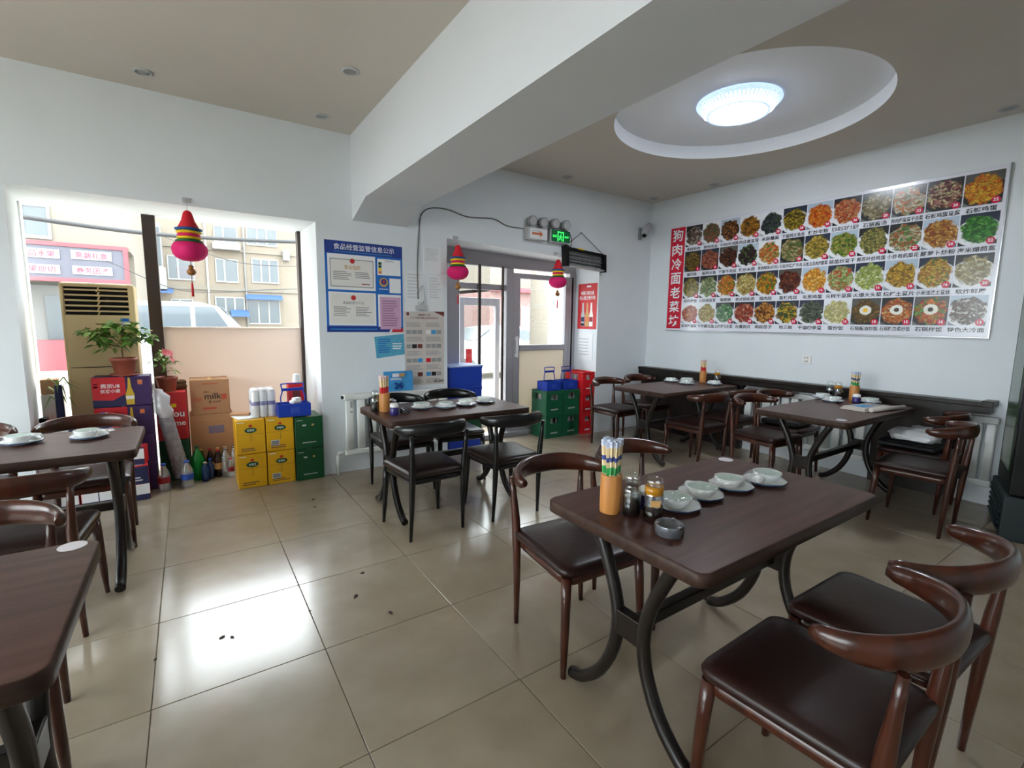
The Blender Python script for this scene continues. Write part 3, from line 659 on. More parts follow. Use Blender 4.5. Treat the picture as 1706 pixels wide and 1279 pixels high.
ashtray(1.215,.905,'round smoky ashtray near the edge of the front table',m_ashglass); ashtray(1.255,3.22,'small ashtray beside the purple jar on the middle table',m_ashglass,.8)
gj=empty('glass_jar',(1.235,3.42,TZ)); tag(gj,'small clear glass jar behind the purple jar on the middle table','jar'); ob('glass',MB().lathe([(.03,0),(.033,.004),(.033,.05),(.028,.058)],20,cap1=False),m_bglass,gj); ob('lid',MB().lathe([(.03,.056),(.03,.068),(.012,.072),(.01,.08),(.002,.082)],20),m_steel,gj); ob('contents',MB().lathe([(.027,.004),(.029,.03)],20),m_chop,gj)
# newspapers rolled and folded on the right table
np_=empty('newspaper',(4.52,1.56,TZ),-.15); tag(np_,'folded newspapers with a rolled edge lying on the right table','newspaper')
for k in range(4):
    ob('sheet',MB().bev(-.20+.01*k,.21-.008*k,-.10+.006*k,.09-.004*k,.001+.006*k,.0065+.006*k,.002),m_news,np_)
mb=MB(); mb.tube([(.02,-.13,.022),(.02,-.10,.02),(.43-.1,-.118,.022)],.018,12); ob('rolled_sheet',MB().tube([(-.16,-.12,.018),(.28,-.13,.018)],.017,12),m_news,np_)
ob('photo_print',MB().box(-.12,.02,-.05,.05,.0256,.0262),m_skyblue,np_); ob('headline',MB().box(.04,.17,.03,.05,.0256,.0262).box(.04,.17,-.04,.015,.0256,.0261),m_certline,np_)
# things lying on the chair by the ledge: black tray box and a wrapped plastic bag
bx=ob('serving_tray',MB().bev(-.20,.20,-.18,.20,0,.035,.01).bev(-.185,.185,-.165,.185,.035,.045,.004),m_black,None,(4.81,1.30,.464)); tag(bx,'flat black box lying on the chair by the ledge radiator','tray')
mb=MB(); rnd=random.Random(5); R=[]
for i in range(9):
    t_=i/8; w=(.11,.15,.155,.14,.15,.12,.07,.045,.075)[i]; hh=(.02,.038,.042,.036,.04,.032,.022,.02,.03)[i]
    R.append([(-.24+.5*t_,w*max(-1,min(1,1.35*math.cos(2*PI*j/14)))*rnd.uniform(.85,1.08),.04+hh*max(-.9,min(1,1.3*math.sin(2*PI*j/14)))*rnd.uniform(.7,1.15)) for j in range(14)])
mb.loft(R); bg=ob('plastic_bag',mb,m_bag,None,(4.79,1.29,.522),.15); tag(bg,'wrapped white plastic bag on top of the black box on the chair','bag')
# the cloth-like dark bag on the chair behind the right table
mb=MB().bev(-.19,.19,-.16,.18,0,.05,.02); bk=ob('folded_apron',mb,m_black,None,(4.80,2.28,.464)); tag(bk,'folded black cloth on the chair by the radiator','cloth')
# ================================================================== goods in the window bay
def carton(name,label,cat,x,y,z,w,d,h,mat,rz=0,tape=None,group=None,r=.004):
    """x,y = middle of the front edge; the front looks to -Y"""
    e=empty(name,(x,y,z),rz); tag(e,label,cat,group)
    ob('body',MB().bev(-w/2,w/2,0,d,0,h,r,seg=1),mat,e)
    if tape:
        ob('seam_tape',MB().box(-.012,.012,.004,d-.004,h-.0005,h+.0012),tape,e)
    return e
def bars(parent,x0,x1,z0,z1,n,mat,y=-.0012,name='print_lines',seed=0):
    """illegible fine print as short flat bars"""
    rnd=random.Random(seed); mb=MB(); hh=(z1-z0)/n
    for k in range(n):
        zc=z1-hh*(k+.5); xe=x0+(x1-x0)*rnd.uniform(.65,1)
        mb.box(x0,xe,y,y+.0008,zc-hh*.22,zc+hh*.22)
    return tag(ob(name,mb,mat,parent),None,None,None,'stuff')
G='yellow beer cartons'
for x,z,lb,bc in [(.383,0,'yellow carton at the bottom left of the carton stack',0),(.605,0,'yellow carton with barcode, bottom row next to the green carton',1),(.383,.29,'yellow carton at the top left of the stack, papers on it',0),(.605,.29,'yellow carton with barcode, top row under the blue carrier',1)]:
    e=carton('beer_carton',lb,'carton',x,4.42,z,.213,.30,.285,m_yellow,0,m_tan,G)
    lg=ob('logo',MB().lathe([(.045,0),(.045,.001)],24),m_dkgreen,e,(0,-.0005,.20)); lg.rotation_euler=(PI/2,0,0); lg.scale=(1,.52,1)
    text('老雪花',e,(0,-.0005,.20),.055,.02,m_menuwhite,'A','lettering',.01,True,.0022)
    ob('crest',MB().bev(-.012,.012,-.0015,0,.228,.246,.0005,seg=1),m_redcard,e)
    ob('fold_line',MB().box(-.0015,.0015,-.0010,0,.10,.165).box(-.10,.10,-.0008,0,.165,.1665),m_stem,e)
    bars(e,-.075,.06,.022,.055,2,m_stem,seed=int(x*99+z*7)); bars(e,-.095,-.04,.262,.275,1,m_whitecard)
    if bc:
        ob('barcode_label',MB().box(-.075,-.01,-.0012,0,.05,.095),m_whitecard,e)
        mb=MB()
        for k in range(12): mb.box(-.071+.0048*k,-.071+.0048*k+.0018+.0008*(k%3),-.0020,-.0012,.055,.09)
        tag(ob('barcode',mb,m_ink,e),None,None,None,'stuff')
for z,lb in ((0,'dark green carton at the bottom of the stack beside the pillar'),(.285,'dark green carton on top beside the pillar')):
    e=carton('beer_carton',lb,'carton',.832,4.39,z,.225,.31,.28,m_dkgreen,0,m_tan,'green beer cartons')
    ob('print_mark',MB().bev(-.055,-.025,-.0015,0,.20,.215,.0005,seg=1),m_greyl,e); ob('print_mark',MB().bev(.02,.04,-.0015,0,.20,.215,.0005,seg=1),m_tan,e); bars(e,-.06,.06,.045,.062,1,m_greyl); bars(e,-.10,-.05,.245,.26,1,m_greyl)
o=ob('paper_sheet',MB().bev(-.08,.08,-.09,.10,0,.006,.001,seg=1),m_paper,None,(.36,4.56,.577),.2); tag(o,'crumpled leaflet lying on the left yellow carton','paper')
o=ob('paper_sheet',MB().bev(-.07,.08,-.05,.06,0,.02,.004,seg=1),m_card,None,(.33,4.66,.584),-.3); tag(o,'torn cardboard scrap lying behind the leaflet on the yellow carton','paper')
# shrink-wrapped pack of cans
e=empty('can_pack',(.50,4.50,.577)); tag(e,'shrink-wrapped pack of white cans on the yellow cartons','can pack')
m_canlogo=M('violet_print', S(96,96,170), .5)
canm=MB().lathe([(.026,0),(.030,.006),(.030,.215),(.024,.228),(.024,.232)],16).mesh('can',[m_whitecard])
lgm=MB().lathe([(.0305,.10),(.0305,.135)],16,cap0=False,cap1=False).mesh('logo_band',[m_canlogo])
for i in range(3):
    for j in range(3):
        c=link_obj('can',canm,e,(-.062+.062*i,.035+.062*j,0)); link_obj('logo_band',lgm,c)
ob('shrink_film',MB().loft([rrect(.192,.2,.03,.001,4,cy=.097),rrect(.196,.204,.03,.02,4,cy=.097),rrect(.196,.204,.03,.21,4,cy=.097),rrect(.17,.18,.03,.240,4,cy=.097)]),m_film,e)
def carrier(label,x,y,z,rz=0,w=.26,d=.15,mark=True):
    e=empty('bottle_carrier',(x,y,z),rz); tag(e,label,'bottle carrier','blue bottle carriers')
    mb=MB(); t=.006; h=.11
    mb.bev(-w/2,w/2,-d/2,-d/2+t,0,h,.002,seg=1).bev(-w/2,w/2,d/2-t,d/2,0,h,.002,seg=1).bev(-w/2,-w/2+t,-d/2+t,d/2-t,0,h,.002,seg=1).bev(w/2-t,w/2,-d/2+t,d/2-t,0,h,.002,seg=1).box(-w/2+t,w/2-t,-d/2+t,d/2-t,0,.006)
    ob('tray',mb,m_blue,e); ob('divider',MB().box(-w/2+t,w/2-t,-.003,.003,.006,h-.01),m_blue,e)
    hw=w*.36
    p=smooth_pts([(-hw,0,h-.02),(-hw*1.04,0,h+.05),(-hw*.9,0,h+.10),(-hw*.96,0,h+.155),(-hw*.9,0,h+.168),(0,0,h+.170),(hw*.9,0,h+.168),(hw*.96,0,h+.155),(hw*.9,0,h+.10),(hw*1.04,0,h+.05),(hw,0,h-.02)],3)
    ob('handle',MB().tube(p,.0055,8,upv=(0,1,0)),m_blue,e); ob('handle_bar',MB().bev(-hw*.93,hw*.93,-.005,.005,h+.105,h+.13,.002,seg=1),m_blue,e)
    if mark: ob('moulded_mark',MB().bev(-.035,.035,-d/2-.0018,-d/2,.03,.08,.0006,seg=1),M('moulded_blue',S(50,80,180),.4) if 'moulded_blue' not in bpy.data.materials else bpy.data.materials['moulded_blue'],e)
    return e
carrier('blue plastic bottle carrier on top of the yellow and green cartons',.725,4.47,.577)
e=carton('red_carton','red carton standing behind the blue carrier','carton',.775,4.60,.572,.13,.09,.27,m_redcard); ob('dark_panel',MB().box(-.03,.03,-.0015,0,.05,.2),m_brownp,e)
o=ob('paper_cup',MB().lathe([(.038,0),(.037,.003),(.030,.06),(.026,.075),(.005,.077)],20),m_whitepl,None,(.79,4.645,.843)); tag(o,'white cup upside down on the red carton','cup')
mb=MB(); mb.bev(-.045,.045,-.03,.03,0,.03,.012); mb.bev(-.02,.05,-.02,.035,.02,.05,.014); o=ob('crumpled_wrapper',mb,m_whitecard,None,(.74,4.45,.58+.103),.4); tag(o,'white crumpled wrapper lying in the blue carrier','wrapper')
# brown cardboard boxes
e=carton('cardboard_box','brown cardboard box at the bottom of the pair behind the bottles','cardboard box',.135,5.04,0,.335,.27,.545,m_card,0,m_tan); ob('print_patch',MB().box(-.03,.09,-.0012,0,.37,.44),M('faded_blue_print',S(124,112,134),.8),e); ob('side_tape',MB().box(-.168,.168,-.001,0,.50,.502),m_tan,e)
e=carton('cardboard_box','brown cardboard box printed milk, on top of another box','cardboard box',.135,5.05,.546,.30,.26,.315,m_card,0,m_tan)
m_cardink=M('card_black_print',S(58,40,34),.8); m_cardred=M('card_red_print',S(190,84,60),.8)
text('milk',e,(.02,-.0005,.165),.13,.055,m_cardink,'A','lettering',.012); text('the',e,(-.03,-.0005,.205),.05,.022,m_cardink,'A'); text('& cool',e,(.03,-.0005,.115),.09,.032,m_cardink,'A','lettering',.01)
ob('print_square',MB().box(.085,.125,-.0012,0,.13,.18),m_cardred,e); bars(e,-.06,.08,.035,.075,1,m_cardred,seed=4); bars(e,-.13,-.06,.12,.16,3,m_cardred,seed=6); bars(e,-.06,.07,.27,.285,1,m_cardred)
# air conditioner
e=empty('standing_air_conditioner',(-.57,5.0,0)); tag(e,'tall aged cream floor air conditioner in the window','air conditioner')
ob('cabinet',MB().bev(-.225,.225,.02,.28,0,1.67,.02).bev(-.225,-.205,0,.03,.02,1.66,.004,seg=1).bev(.185,.225,0,.03,.02,1.66,.004,seg=1).bev(-.21,.19,.0,.03,.06,1.415,.006,seg=1).bev(-.21,.19,0,.03,1.635,1.66,.005,seg=1),m_acbody,e)
ob('vent_cavity',MB().box(-.2,.185,.017,.0195,1.42,1.635),m_dkcav,e)
for k in range(5): ob('louvre',MB().hexa([(-.2,.003,1.442+.041*k),(.185,.003,1.442+.041*k),(.185,.017,1.450+.041*k),(-.2,.017,1.450+.041*k),(-.2,.003,1.448+.041*k),(.185,.003,1.448+.041*k),(.185,.017,1.456+.041*k),(-.2,.017,1.456+.041*k)]),m_acbody,e)
mb=MB()
for k in range(6): mb.hexa([(-.015,.012,1.42+.036*k),(-.005,.012,1.42+.036*k),(-.005,.016,1.42+.036*k),(-.015,.016,1.42+.036*k),(0,.012,1.455+.036*k),(.012,.012,1.455+.036*k),(.012,.016,1.455+.036*k),(0,.016,1.455+.036*k)])
tag(ob('guide_vanes',mb,m_acbody,e),None,None,None,'stuff')
ob('panel_gap',MB().box(-.2,.19,-.0012,.001,1.005,1.010),m_ink,e); ob('energy_sticker',MB().box(.125,.18,-.0012,0,1.37,1.395),m_poster,e); ob('energy_sticker',MB().box(.125,.18,-.0012,0,1.335,1.37),m_greyl,e); ob('badge',MB().bev(-.03,.03,-.002,0,1.345,1.352,.0008,seg=1),m_stem,e)
# stacked purple and red cartons
for k,lb in enumerate(['lowest of the stacked red and purple beer cartons','second from the floor of the stacked red and purple beer cartons','red and purple beer carton second from the top of its stack','red and purple beer carton at the top of its stack, under the potted tree']):
    e=carton('beer_carton',lb,'carton',-.455,4.79,.236*k,.36,.20,.233,m_purple,0,m_whitecard,'red and purple beer cartons')
    if k<2: continue
    ob('red_panel',MB().box(-.179,.022,-.0012,0,.10,.232).hexa([(-.179,-.0012,.06),(-.06,-.0012,.05),(-.06,0,.05),(-.179,0,.06),(-.179,-.0012,.10),(.022,-.0012,.10),(.022,0,.10),(-.179,0,.10)]),m_redcard,e); ob('navy_panel',MB().box(-.179,.022,-.0010,0,.001,.075),m_navy,e)
    b=MB(); b.loft([[(x_,y_,z_) for x_,z_ in ((.022,.012),(.072,.012),(.075,.09),(.058,.15),(.053,.225),(.041,.225),(.036,.15),(.019,.09))] for y_ in (-.0022,-.0012)],0,True,True,False)
    ob('bottle_print',b,M('gold_bottle_print',S(206,172,52),.4) if 'gold_bottle_print' not in bpy.data.materials else bpy.data.materials['gold_bottle_print'],e)
    ob('bottle_label',MB().bev(.022,.072,-.0032,-.0022,.055,.082,.0004,seg=1),m_whitecard,e); ob('orange_mark',MB().bev(.10,.13,-.0014,0,.17,.205,.0005,seg=1),m_orange,e)
    text('燕京U8',e,(-.07,-.0012,.165),.13,.035,m_menuwhite,'A','lettering',.012); text('优爽小度',e,(-.07,-.0012,.125),.12,.03,m_menuwhite,'A','lettering',.012); bars(e,-.168,-.145,.15,.19,2,m_menuwhite,seed=2)
# multipack cartons: white, navy and red with a blue carrying handle
def multipack(label,x,y,z,rz=0,tilt=0,w=.20,d=.23,h=.215,grip=True):
    e=carton('multipack_carton',label,'carton',x,y,z,w,d,h,m_redcard,rz,None,'multipack cartons')
    if tilt: e.rotation_euler=(0,tilt,rz)
    ob('white_front',MB().box(-w/2+.004,w/2-.002,-.0012,0,.045,.125),m_whitecard,e); ob('navy_base',MB().box(-w/2+.004,w/2-.002,-.0012,0,.002,.045),m_navy,e)
    ob('navy_flap',MB().hexa([(-w/2+.004,-.0016,.135),(w/2-.002,-.0016,.125),(w/2-.002,0,.125),(-w/2+.004,0,.135),(-w/2+.004,-.0016,h-.004),(w/2-.002,-.0016,h-.004),(w/2-.002,0,h-.004),(-w/2+.004,0,h-.004)]),m_navy,e)
    bars(e,-w*.3,w*.38,.15,.19,2,m_menuwhite,-.0026,seed=3); ob('divider_line',MB().box(-.003,.003,-.0022,-.0012,.045,.125),m_navy,e)
    ob('white_top',MB().box(-w*.32,w*.32,.03,d-.04,h,h+.0012),m_whitecard,e)
    if grip: ob('handle',MB().bev(-.05,.05,d*.45,d*.45+.018,h+.002,h+.016,.004),m_cap,e)
    return e
multipack('red white multipack carton on the floor at the right end of its row',-.405,4.55,0,.10,w=.18,d=.2,h=.27,grip=False)
for x,lb in ((-.62,'multipack carton on the floor behind the left table, next to the right end'),(-.83,'multipack carton on the floor behind the left table, second from the left'),): multipack(lb,x,4.54,0,grip=False)
multipack('tilted multipack carton leaning against the red and purple stack',-.57,4.52,.460,0,-.14,w=.18)
multipack('multipack carton in the upper layer beside the leaning one',-.80,4.54,.4335,w=.19)
for x,lb in ((-.62,'multipack carton of the second layer under the leaning one'),(-.83,'multipack carton of the second layer behind the left table')): multipack(lb,x,4.54,.2165,grip=False)
multipack('navy multipack carton on top of the right end of the row',-.41,4.60,.272,-.15,w=.15,d=.12,h=.14)
e=carton('red_carton','flat red carton with a dark vase on it at the left window side','carton',-.875,4.82,.462,.155,.16,.15,m_redcard); ob('white_lid',MB().box(-.07,.02,.02,.14,.15,.1515),m_whitecard,e)
carton('red_carton','red carton under the flat one at the left window side','carton',-.875,4.82,0,.155,.16,.46,m_redcard)
# vase with a long-leaved plant
e=empty('vase_plant',(-.84,4.90,.614)); tag(e,'slim dark vase holding a spiky long-leaved plant','plant')
ob('vase',MB().lathe([(.028,0),(.026,.01),(.024,.22),(.022,.27),(.0225,.275)],16),m_navy,e); ob('base_plate',MB().bev(-.06,.06,-.05,.05,0,.012,.004),m_black,e)
rnd=random.Random(11)
for k in range(15):
    a=rnd.uniform(0,2*PI); l=rnd.uniform(.07,.13); z0=rnd.uniform(.14,.3); dz=rnd.uniform(-.12,.05)
    c,s_=math.cos(a),math.sin(a); w=.008
    P=[(c*.01,s_*.01,z0),(c*l*.5,s_*l*.5,z0+.04),(c*l,s_*l,z0+dz)]
    mb=MB(); mb.add([(P[0][0]-s_*w,P[0][1]+c*w,P[0][2]),(P[0][0]+s_*w,P[0][1]-c*w,P[0][2]),(P[1][0]+s_*w,P[1][1]-c*w,P[1][2]),(P[2][0],P[2][1],P[2][2]),(P[1][0]-s_*w,P[1][1]+c*w,P[1][2])],[(0,1,2,4),(4,2,3)]); ob('leaf',mb,m_leaf2 if k%2 else m_leaf,e)
e=carton('foam_box','white foam box in the left corner of the window bay','box',-.915,5.06,0,.115,.2,.80,m_whitepl); carton('tan_box','small tan carton on the white foam box in the window corner','carton',-.918,5.06,.80,.10,.16,.115,m_card,.1,m_tan)
o=ob('black_bag',MB().bev(-.025,.025,-.03,.03,0,.04,.012),m_black,None,(-.93,4.86,.613)); tag(o,'small black pouch beside the dark vase','bag')
# potted tree
def pot(e,r0,r1,h,mat):
    ob('pot',MB().lathe([(r0,0),(r0+.002,.003),(r1-.004,h-.022),(r1+.004,h-.02),(r1+.005,h),(r1-.006,h),(r1-.01,h-.03)],28,cap1=False),mat,e); ob('soil',MB().lathe([(r1-.008,h-.02),(.02,h-.012)],20,cap0=False),m_soil,e)
leaf_me=MB().add([(0,0,0),(.014,.022,.003),(.016,.042,.0),(0,.075,-.012),(-.016,.042,0),(-.014,.022,.003),(0,.035,-.006)],[(0,1,6),(1,2,6),(2,3,6),(3,4,6),(4,5,6),(5,0,6)],0,True)
lmA=leaf_me.mesh('leaf',[m_leaf]); lmB=leaf_me.mesh('leaf',[m_leaf2])
def leaves(e,anchors,n,spread,scale,seed,droop=.3):
    rnd=random.Random(seed)
    for k in range(n):
        c=anchors[k%len(anchors)]
        o=link_obj('leaf',lmA if rnd.random()<.55 else lmB,e,(c[0]+rnd.gauss(0,spread),c[1]+rnd.gauss(0,spread*.8),c[2]+rnd.gauss(0,spread*.5)))
        o.rotation_euler=(rnd.uniform(-droop-.4,.25),rnd.uniform(-.5,.5),rnd.uniform(0,2*PI)); o.scale=[scale*rnd.uniform(.7,1.2)]*3
e=empty('potted_tree',(-.435,4.86,.946)); tag(e,'small bushy tree in a brown pot on the purple cartons','potted plant')
ob('saucer',MB().lathe([(.085,0),(.09,.004),(.095,.016),(.090,.016),(.082,.006)],24),m_terra,e); 
p_=empty('x'); bpy.data.objects.remove(p_)
mb=MB(); ob('pot',MB().lathe([(.06,.006),(.062,.01),(.080,.115),(.090,.118),(.091,.14),(.082,.14),(.076,.11)],28,cap1=False),m_terra,e); ob('soil',MB().lathe([(.079,.122),(.02,.128)],20,cap0=False),m_soil,e)
ob('trunk',MB().tube(smooth_pts([(0,0,.12),(-.005,0,.2),(.008,0,.26),(.0,0,.34)],4),.006,8),m_stem,e)
for pts in ([(0,0,.24),(-.07,.0,.31),(-.17,0,.33)],[(.005,0,.26),(.06,.01,.33),(.13,0,.32)],[(0,0,.3),(.01,-.03,.37),(.03,-.05,.4)],[(0,0,.22),(-.05,.02,.24),(-.09,.02,.24)]): ob('branch',MB().tube(smooth_pts(pts,4),.0035,6),m_stem,e)
leaves(e,[(-.20,0,.34),(-.14,-.02,.35),(-.06,0,.37),(.0,-.03,.40),(.07,0,.39),(.13,0,.34),(.17,-.02,.30),(-.08,.02,.24),(.05,-.03,.28),(.03,.04,.33),(-.13,0,.29)],190,.034,1.1,21)
# pink flower in a pot on stacked cartons
e=empty('potted_flower',(-.175,5.05,.777)); tag(e,'pink flowering plant in a brown pot beside the window post','potted plant')
ob('pot',MB().lathe([(.058,0),(.06,.004),(.073,.10),(.081,.102),(.082,.125),(.074,.125),(.07,.10)],28,cap1=False),m_terra,e); ob('soil',MB().lathe([(.071,.11),(.02,.115)],20,cap0=False),m_soil,e)
ob('stem',MB().tube([(0,0,.11),(.0,0,.2),(-.01,0,.27)],.006,8),m_stem,e); leaves(e,[(-.05,0,.25),(0,-.02,.29),(.04,0,.24),(-.02,.02,.33),(-.06,-.01,.29),(.03,-.03,.19)],46,.028,.8,5)
pet=MB()
for k in range(9):
    a=2*PI*k/9; pet.add([(0,0,0),(.016*math.cos(a-.4),.016*math.sin(a-.4),.006),(.03*math.cos(a),.03*math.sin(a),.002+.006*(k%2)),(.016*math.cos(a+.4),.016*math.sin(a+.4),.006)],[(0,1,2,3)],0)
pm=pet.mesh('flower',[m_pink])
for k,(x,z,s_) in enumerate([(.01,.335,1.3),(.035,.33,1.1),(.05,.27,1.0),(-.01,.35,1.0),(.04,.30,.9)]):
    o=link_obj('flower',pm,e,(x,-.045,z)); o.rotation_euler=(1.1,.3*k,.4*k); o.scale=[s_]*3
e=carton('red_carton','red carton with white letters below the pink flower','carton',-.155,4.97,.36,.215,.25,.415,m_redcard,-.04,m_tan); text('ou',e,(.05,-.0005,.22),.08,.05,m_menuwhite,'A','lettering',.02); text('me',e,(.055,-.0005,.14),.08,.035,m_menuwhite,'A','lettering',.02); ob('yellow_dot',MB().bev(.0,.035,-.002,0,.285,.315,.0006,seg=1),m_yelt,e)
carton('green_carton','dark green carton on the floor below the red carton','carton',-.155,4.97,0,.215,.25,.358,m_dkgreen,-.04)
mb=MB(); mb.bev(-.05,.06,-.06,.04,0,.05,.02); mb.bev(-.03,.06,-.05,.03,.04,.085,.02); o=ob('brown_bag',mb,m_stem,None,(-.10,5.17,.777),.2); tag(o,'crumpled brown bag beside the pink flower pot','bag')
# leaning sleeve of stacked plastic cups with a white bag on its upper end
e=empty('cup_sleeve',(-.105,4.84,0)); tag(e,'long leaning plastic sleeve of stacked cups with white top','cup sleeve')
a,b=Vector((.0,0,.06)),Vector((-.090,.03,.58)); P=[];Rr=[]
for k in range(41):
    t_=k/40; P.append(a.lerp(b,t_)); Rr.append((.054+.008*(1-t_))*(1.0 if k%2 else .90))
ob('cups',MB().tube(P,Rr,18,upv=(0,1,0)),m_cups,e)
P=[b.lerp(b+Vector((-.035,0,.24)),k/6)+Vector((.012*math.sin(k*2.1),0,0)) for k in range(7)]; ob('white_bag',MB().tube(P,[.055,.062,.066,.058,.062,.046,.028],7,upv=(0,1,0)),m_bag,e)
# bottles on the bay floor
def bottle(name,label,x,y,h,r,mat,capm,group,band=None,neck=.38):
    e=empty(name,(x,y,0)); tag(e,label,'bottle',group)
    ob('body',MB().lathe([(r*.85,0),(r,.008),(r*.97,h*.28),(r,h*.55),(r*.92,h*.66),(r*neck,h*.90),(r*neck,h*.94)],18),mat,e)
    ob('cap',MB().lathe([(r*neck*1.15,h*.935),(r*neck*1.15,h)],14),capm,e)
    if band: ob('label_band',MB().lathe([(r*1.012,h*.30),(r*1.012,h*.52)],18,cap0=False,cap1=False),band,e)
bottle('water_bottle','clear plastic bottle with blue cap in front of the cup sleeve, left one',-.232,4.72,.225,.043,m_clear,m_cap,'clear bottles',m_signred)
bottle('water_bottle','clear plastic bottle with blue cap beside the green bottle',-.075,4.73,.225,.045,m_clear,m_cap,'clear bottles',m_cap)
bottle('soda_bottle','large green soda bottle on the floor',0.005,4.91,.30,.052,m_petgreen,m_green,None,None,.28)
bottle('small_bottle','small blue bottle beside the green soda bottle',.055,4.82,.17,.028,m_petblue,m_whitepl,'small blue bottles'); bottle('small_bottle','small blue bottle in front of the dark bottles',.095,4.88,.18,.028,m_petblue,m_cap,'small blue bottles')
for k,(x,y,lb) in enumerate([(.035,4.985,'brown glass bottle at the left of the bottle group'),(.10,4.97,'brown glass bottle behind the small blue bottles'),(.16,4.98,'brown glass bottle in the middle of the bottle group'),(.155,4.90,'brown glass bottle at the front of the bottle group'),(.215,4.98,'brown glass bottle nearest the clear bottles')]):
    bottle('beer_bottle',lb,x,y,.25,.030,m_petdark,m_redcard if k%2 else m_tan,'brown glass bottles',m_tan if k%2 else None)
for x,y,lb in ((.215,4.90,'clear bottle next to the brown bottles'),(.285,4.93,'clear ribbed bottle nearest the yellow cartons')): bottle('clear_bottle',lb,x,y,.26,.036,m_clear,m_steel,'clear ribbed bottles')
bottle('small_bottle','small bottle with a red label between the clear bottles',.25,4.85,.17,.026,m_clear,m_redcard,None,m_signred)

# ================================================================== crates by the door
def crate(label,x,y,z,w,d,h,mat,group,marks=m_greyl,lid=None,bottles=False,slots=True):
    e=empty('crate',(x,y,z)); tag(e,label,'crate',group); t=.012
    mb=MB(); zl=h*.62 if slots else h; zu=h*.86
    def wall(x0,x1,y0,y1,alongx):
        mb.bev(x0,x1,y0,y1,0,zl,.003,seg=1)
        if slots:
            mb.bev(x0,x1,y0,y1,zu,h,.003,seg=1)
            if alongx:
                s=(x1-x0)*.28; mb.box(x0,x0+s,y0,y1,zl,zu); mb.box(x1-s,x1,y0,y1,zl,zu)
            else:
                s=(y1-y0)*.28; mb.box(x0,x1,y0,y0+s,zl,zu); mb.box(x0,x1,y1-s,y1,zl,zu)
    wall(-w/2,w/2,0,t,True); wall(-w/2,w/2,d-t,d,True); wall(-w/2,-w/2+t,t,d-t,False); wall(w/2-t,w/2,t,d-t,False)
    mb.box(-w/2+t,w/2-t,t,d-t,0,.01)
    ob('body',mb,mat,e); ob('bottom_rib',MB().bev(-w/2-.004,w/2+.004,-.004,d+.004,.0,.018,.003,seg=1),mat,e); ob('top_rib',MB().bev(-w/2-.004,w/2+.004,-.004,.006,h-.016,h,.003,seg=1).bev(-w/2-.004,-w/2+.006,.006,d,h-.016,h,.003,seg=1),mat,e)
    if marks: bars(e,-w*.22,w*.22,h*.14,h*.28,1,marks,-.0012)
    if lid: ob('lid',MB().bev(-w/2-.008,w/2+.008,-.008,d+.008,h,h+.018,.006),lid,e)
    if bottles:
        bm_=MB().lathe([(.026,.012),(.028,.02),(.028,.14),(.012,.20),(.012,h-.02)],12).mesh('bottle_in_crate',[m_greyl])
        for i in range(3):
            for j in range(4): link_obj('bottle',bm_,e,(-w/2+.055+i*(w-.11)/2,.055+j*(d-.11)/3,0))
    return e
m_bluelid=M('pale_blue_lid', S(150,170,220), .3)
for k,(mt,lb) in enumerate([(m_blue,'blue crate on the floor left of the door, lowest of its stack'),(m_dkgreen,'green crate in the blue crate stack left of the door'),(m_blue,'blue crate second from the top left of the door'),(m_blue,'blue crate with a pale lid at the top of the stack left of the door')]):
    crate(lb,2.44,4.49,.232*k,.40,.30,.23,mt,'crates left of the door',None,m_bluelid if k==3 else None,slots=False)
for i,x in enumerate((3.68,3.953)):
    for k in (0,1):
        crate(['lower','upper'][k]+' green bottle crate '+('nearer the door glass' if i==0 else 'next to the red crates'),x,4.50,.292*k,.262,.30,.29,m_green,'green bottle crates',m_greyl,None,True)
    carrier('blue bottle carrier with tall handle on the green crate '+('nearer the door glass' if i==0 else 'next to the red crates'),x,4.62,.584,0,.22,.20)
for k,lb in enumerate(('red bottle crate on the floor by the poster, lowest of three','red bottle crate in the middle of three by the poster','red bottle crate at the top of three by the poster')):
    crate(lb,4.194,4.46,.266*k,.196,.34,.264,m_red,'red bottle crates',m_whitecard,None,True)
# ================================================================== on the walls
YS=YA   # wall plane of the back wall
# radiators
def radiator(label,loc,rz,w,h,ncol,group):
    """runs along local +X, front looks to local -Y"""
    e=empty('radiator',loc,rz); tag(e,label,'radiator',group)
    ob('top_header',MB().bev(0,w,-.06,.0,h-.055,h,.012),m_white,e); ob('bottom_header',MB().bev(0,w,-.06,0,0,.05,.012),m_white,e)
    cm=MB().loft([rrect(w/ncol*.72,.04,.012,.045,3),rrect(w/ncol*.72,.04,.012,h-.05,3)]).mesh('column',[m_white])
    for k in range(ncol): link_obj('column',cm,e,(w/ncol*(k+.5),-.03,0))
    ob('end_valve',MB().tube([(-.02,-.03,h-.028),(.01,-.03,h-.028)],.014,10),m_black,e)
    return e
r=radiator('white column radiator under the notices on the back wall',(1.13,YS-.03,.175),0,1.03,.565,10,'white column radiators')
ob('supply_pipe',MB().tube([(.0,-.03,.03),(-.06,-.03,.03),(-.065,-.03,0),(-.065,-.03,-.175)],.014,10),m_white,r); ob('vent_slot',MB().bev(.055,.07,-.058,-.05,.44,.50,.002,seg=1),m_grey,r); ob('vent_slot',MB().lathe([(.012,0),(.012,.01)],12,(.0625,-.055,.40)),m_grey,r)
radiator('white column radiator behind the newspaper table under the ledge',(5.21,2.96,.16),-PI/2,1.2,.56,12,'white column radiators')
radiator('white column radiator beside the dark fridge under the ledge',(5.21,1.14,.16),-PI/2,.24,.56,3,'white column radiators')

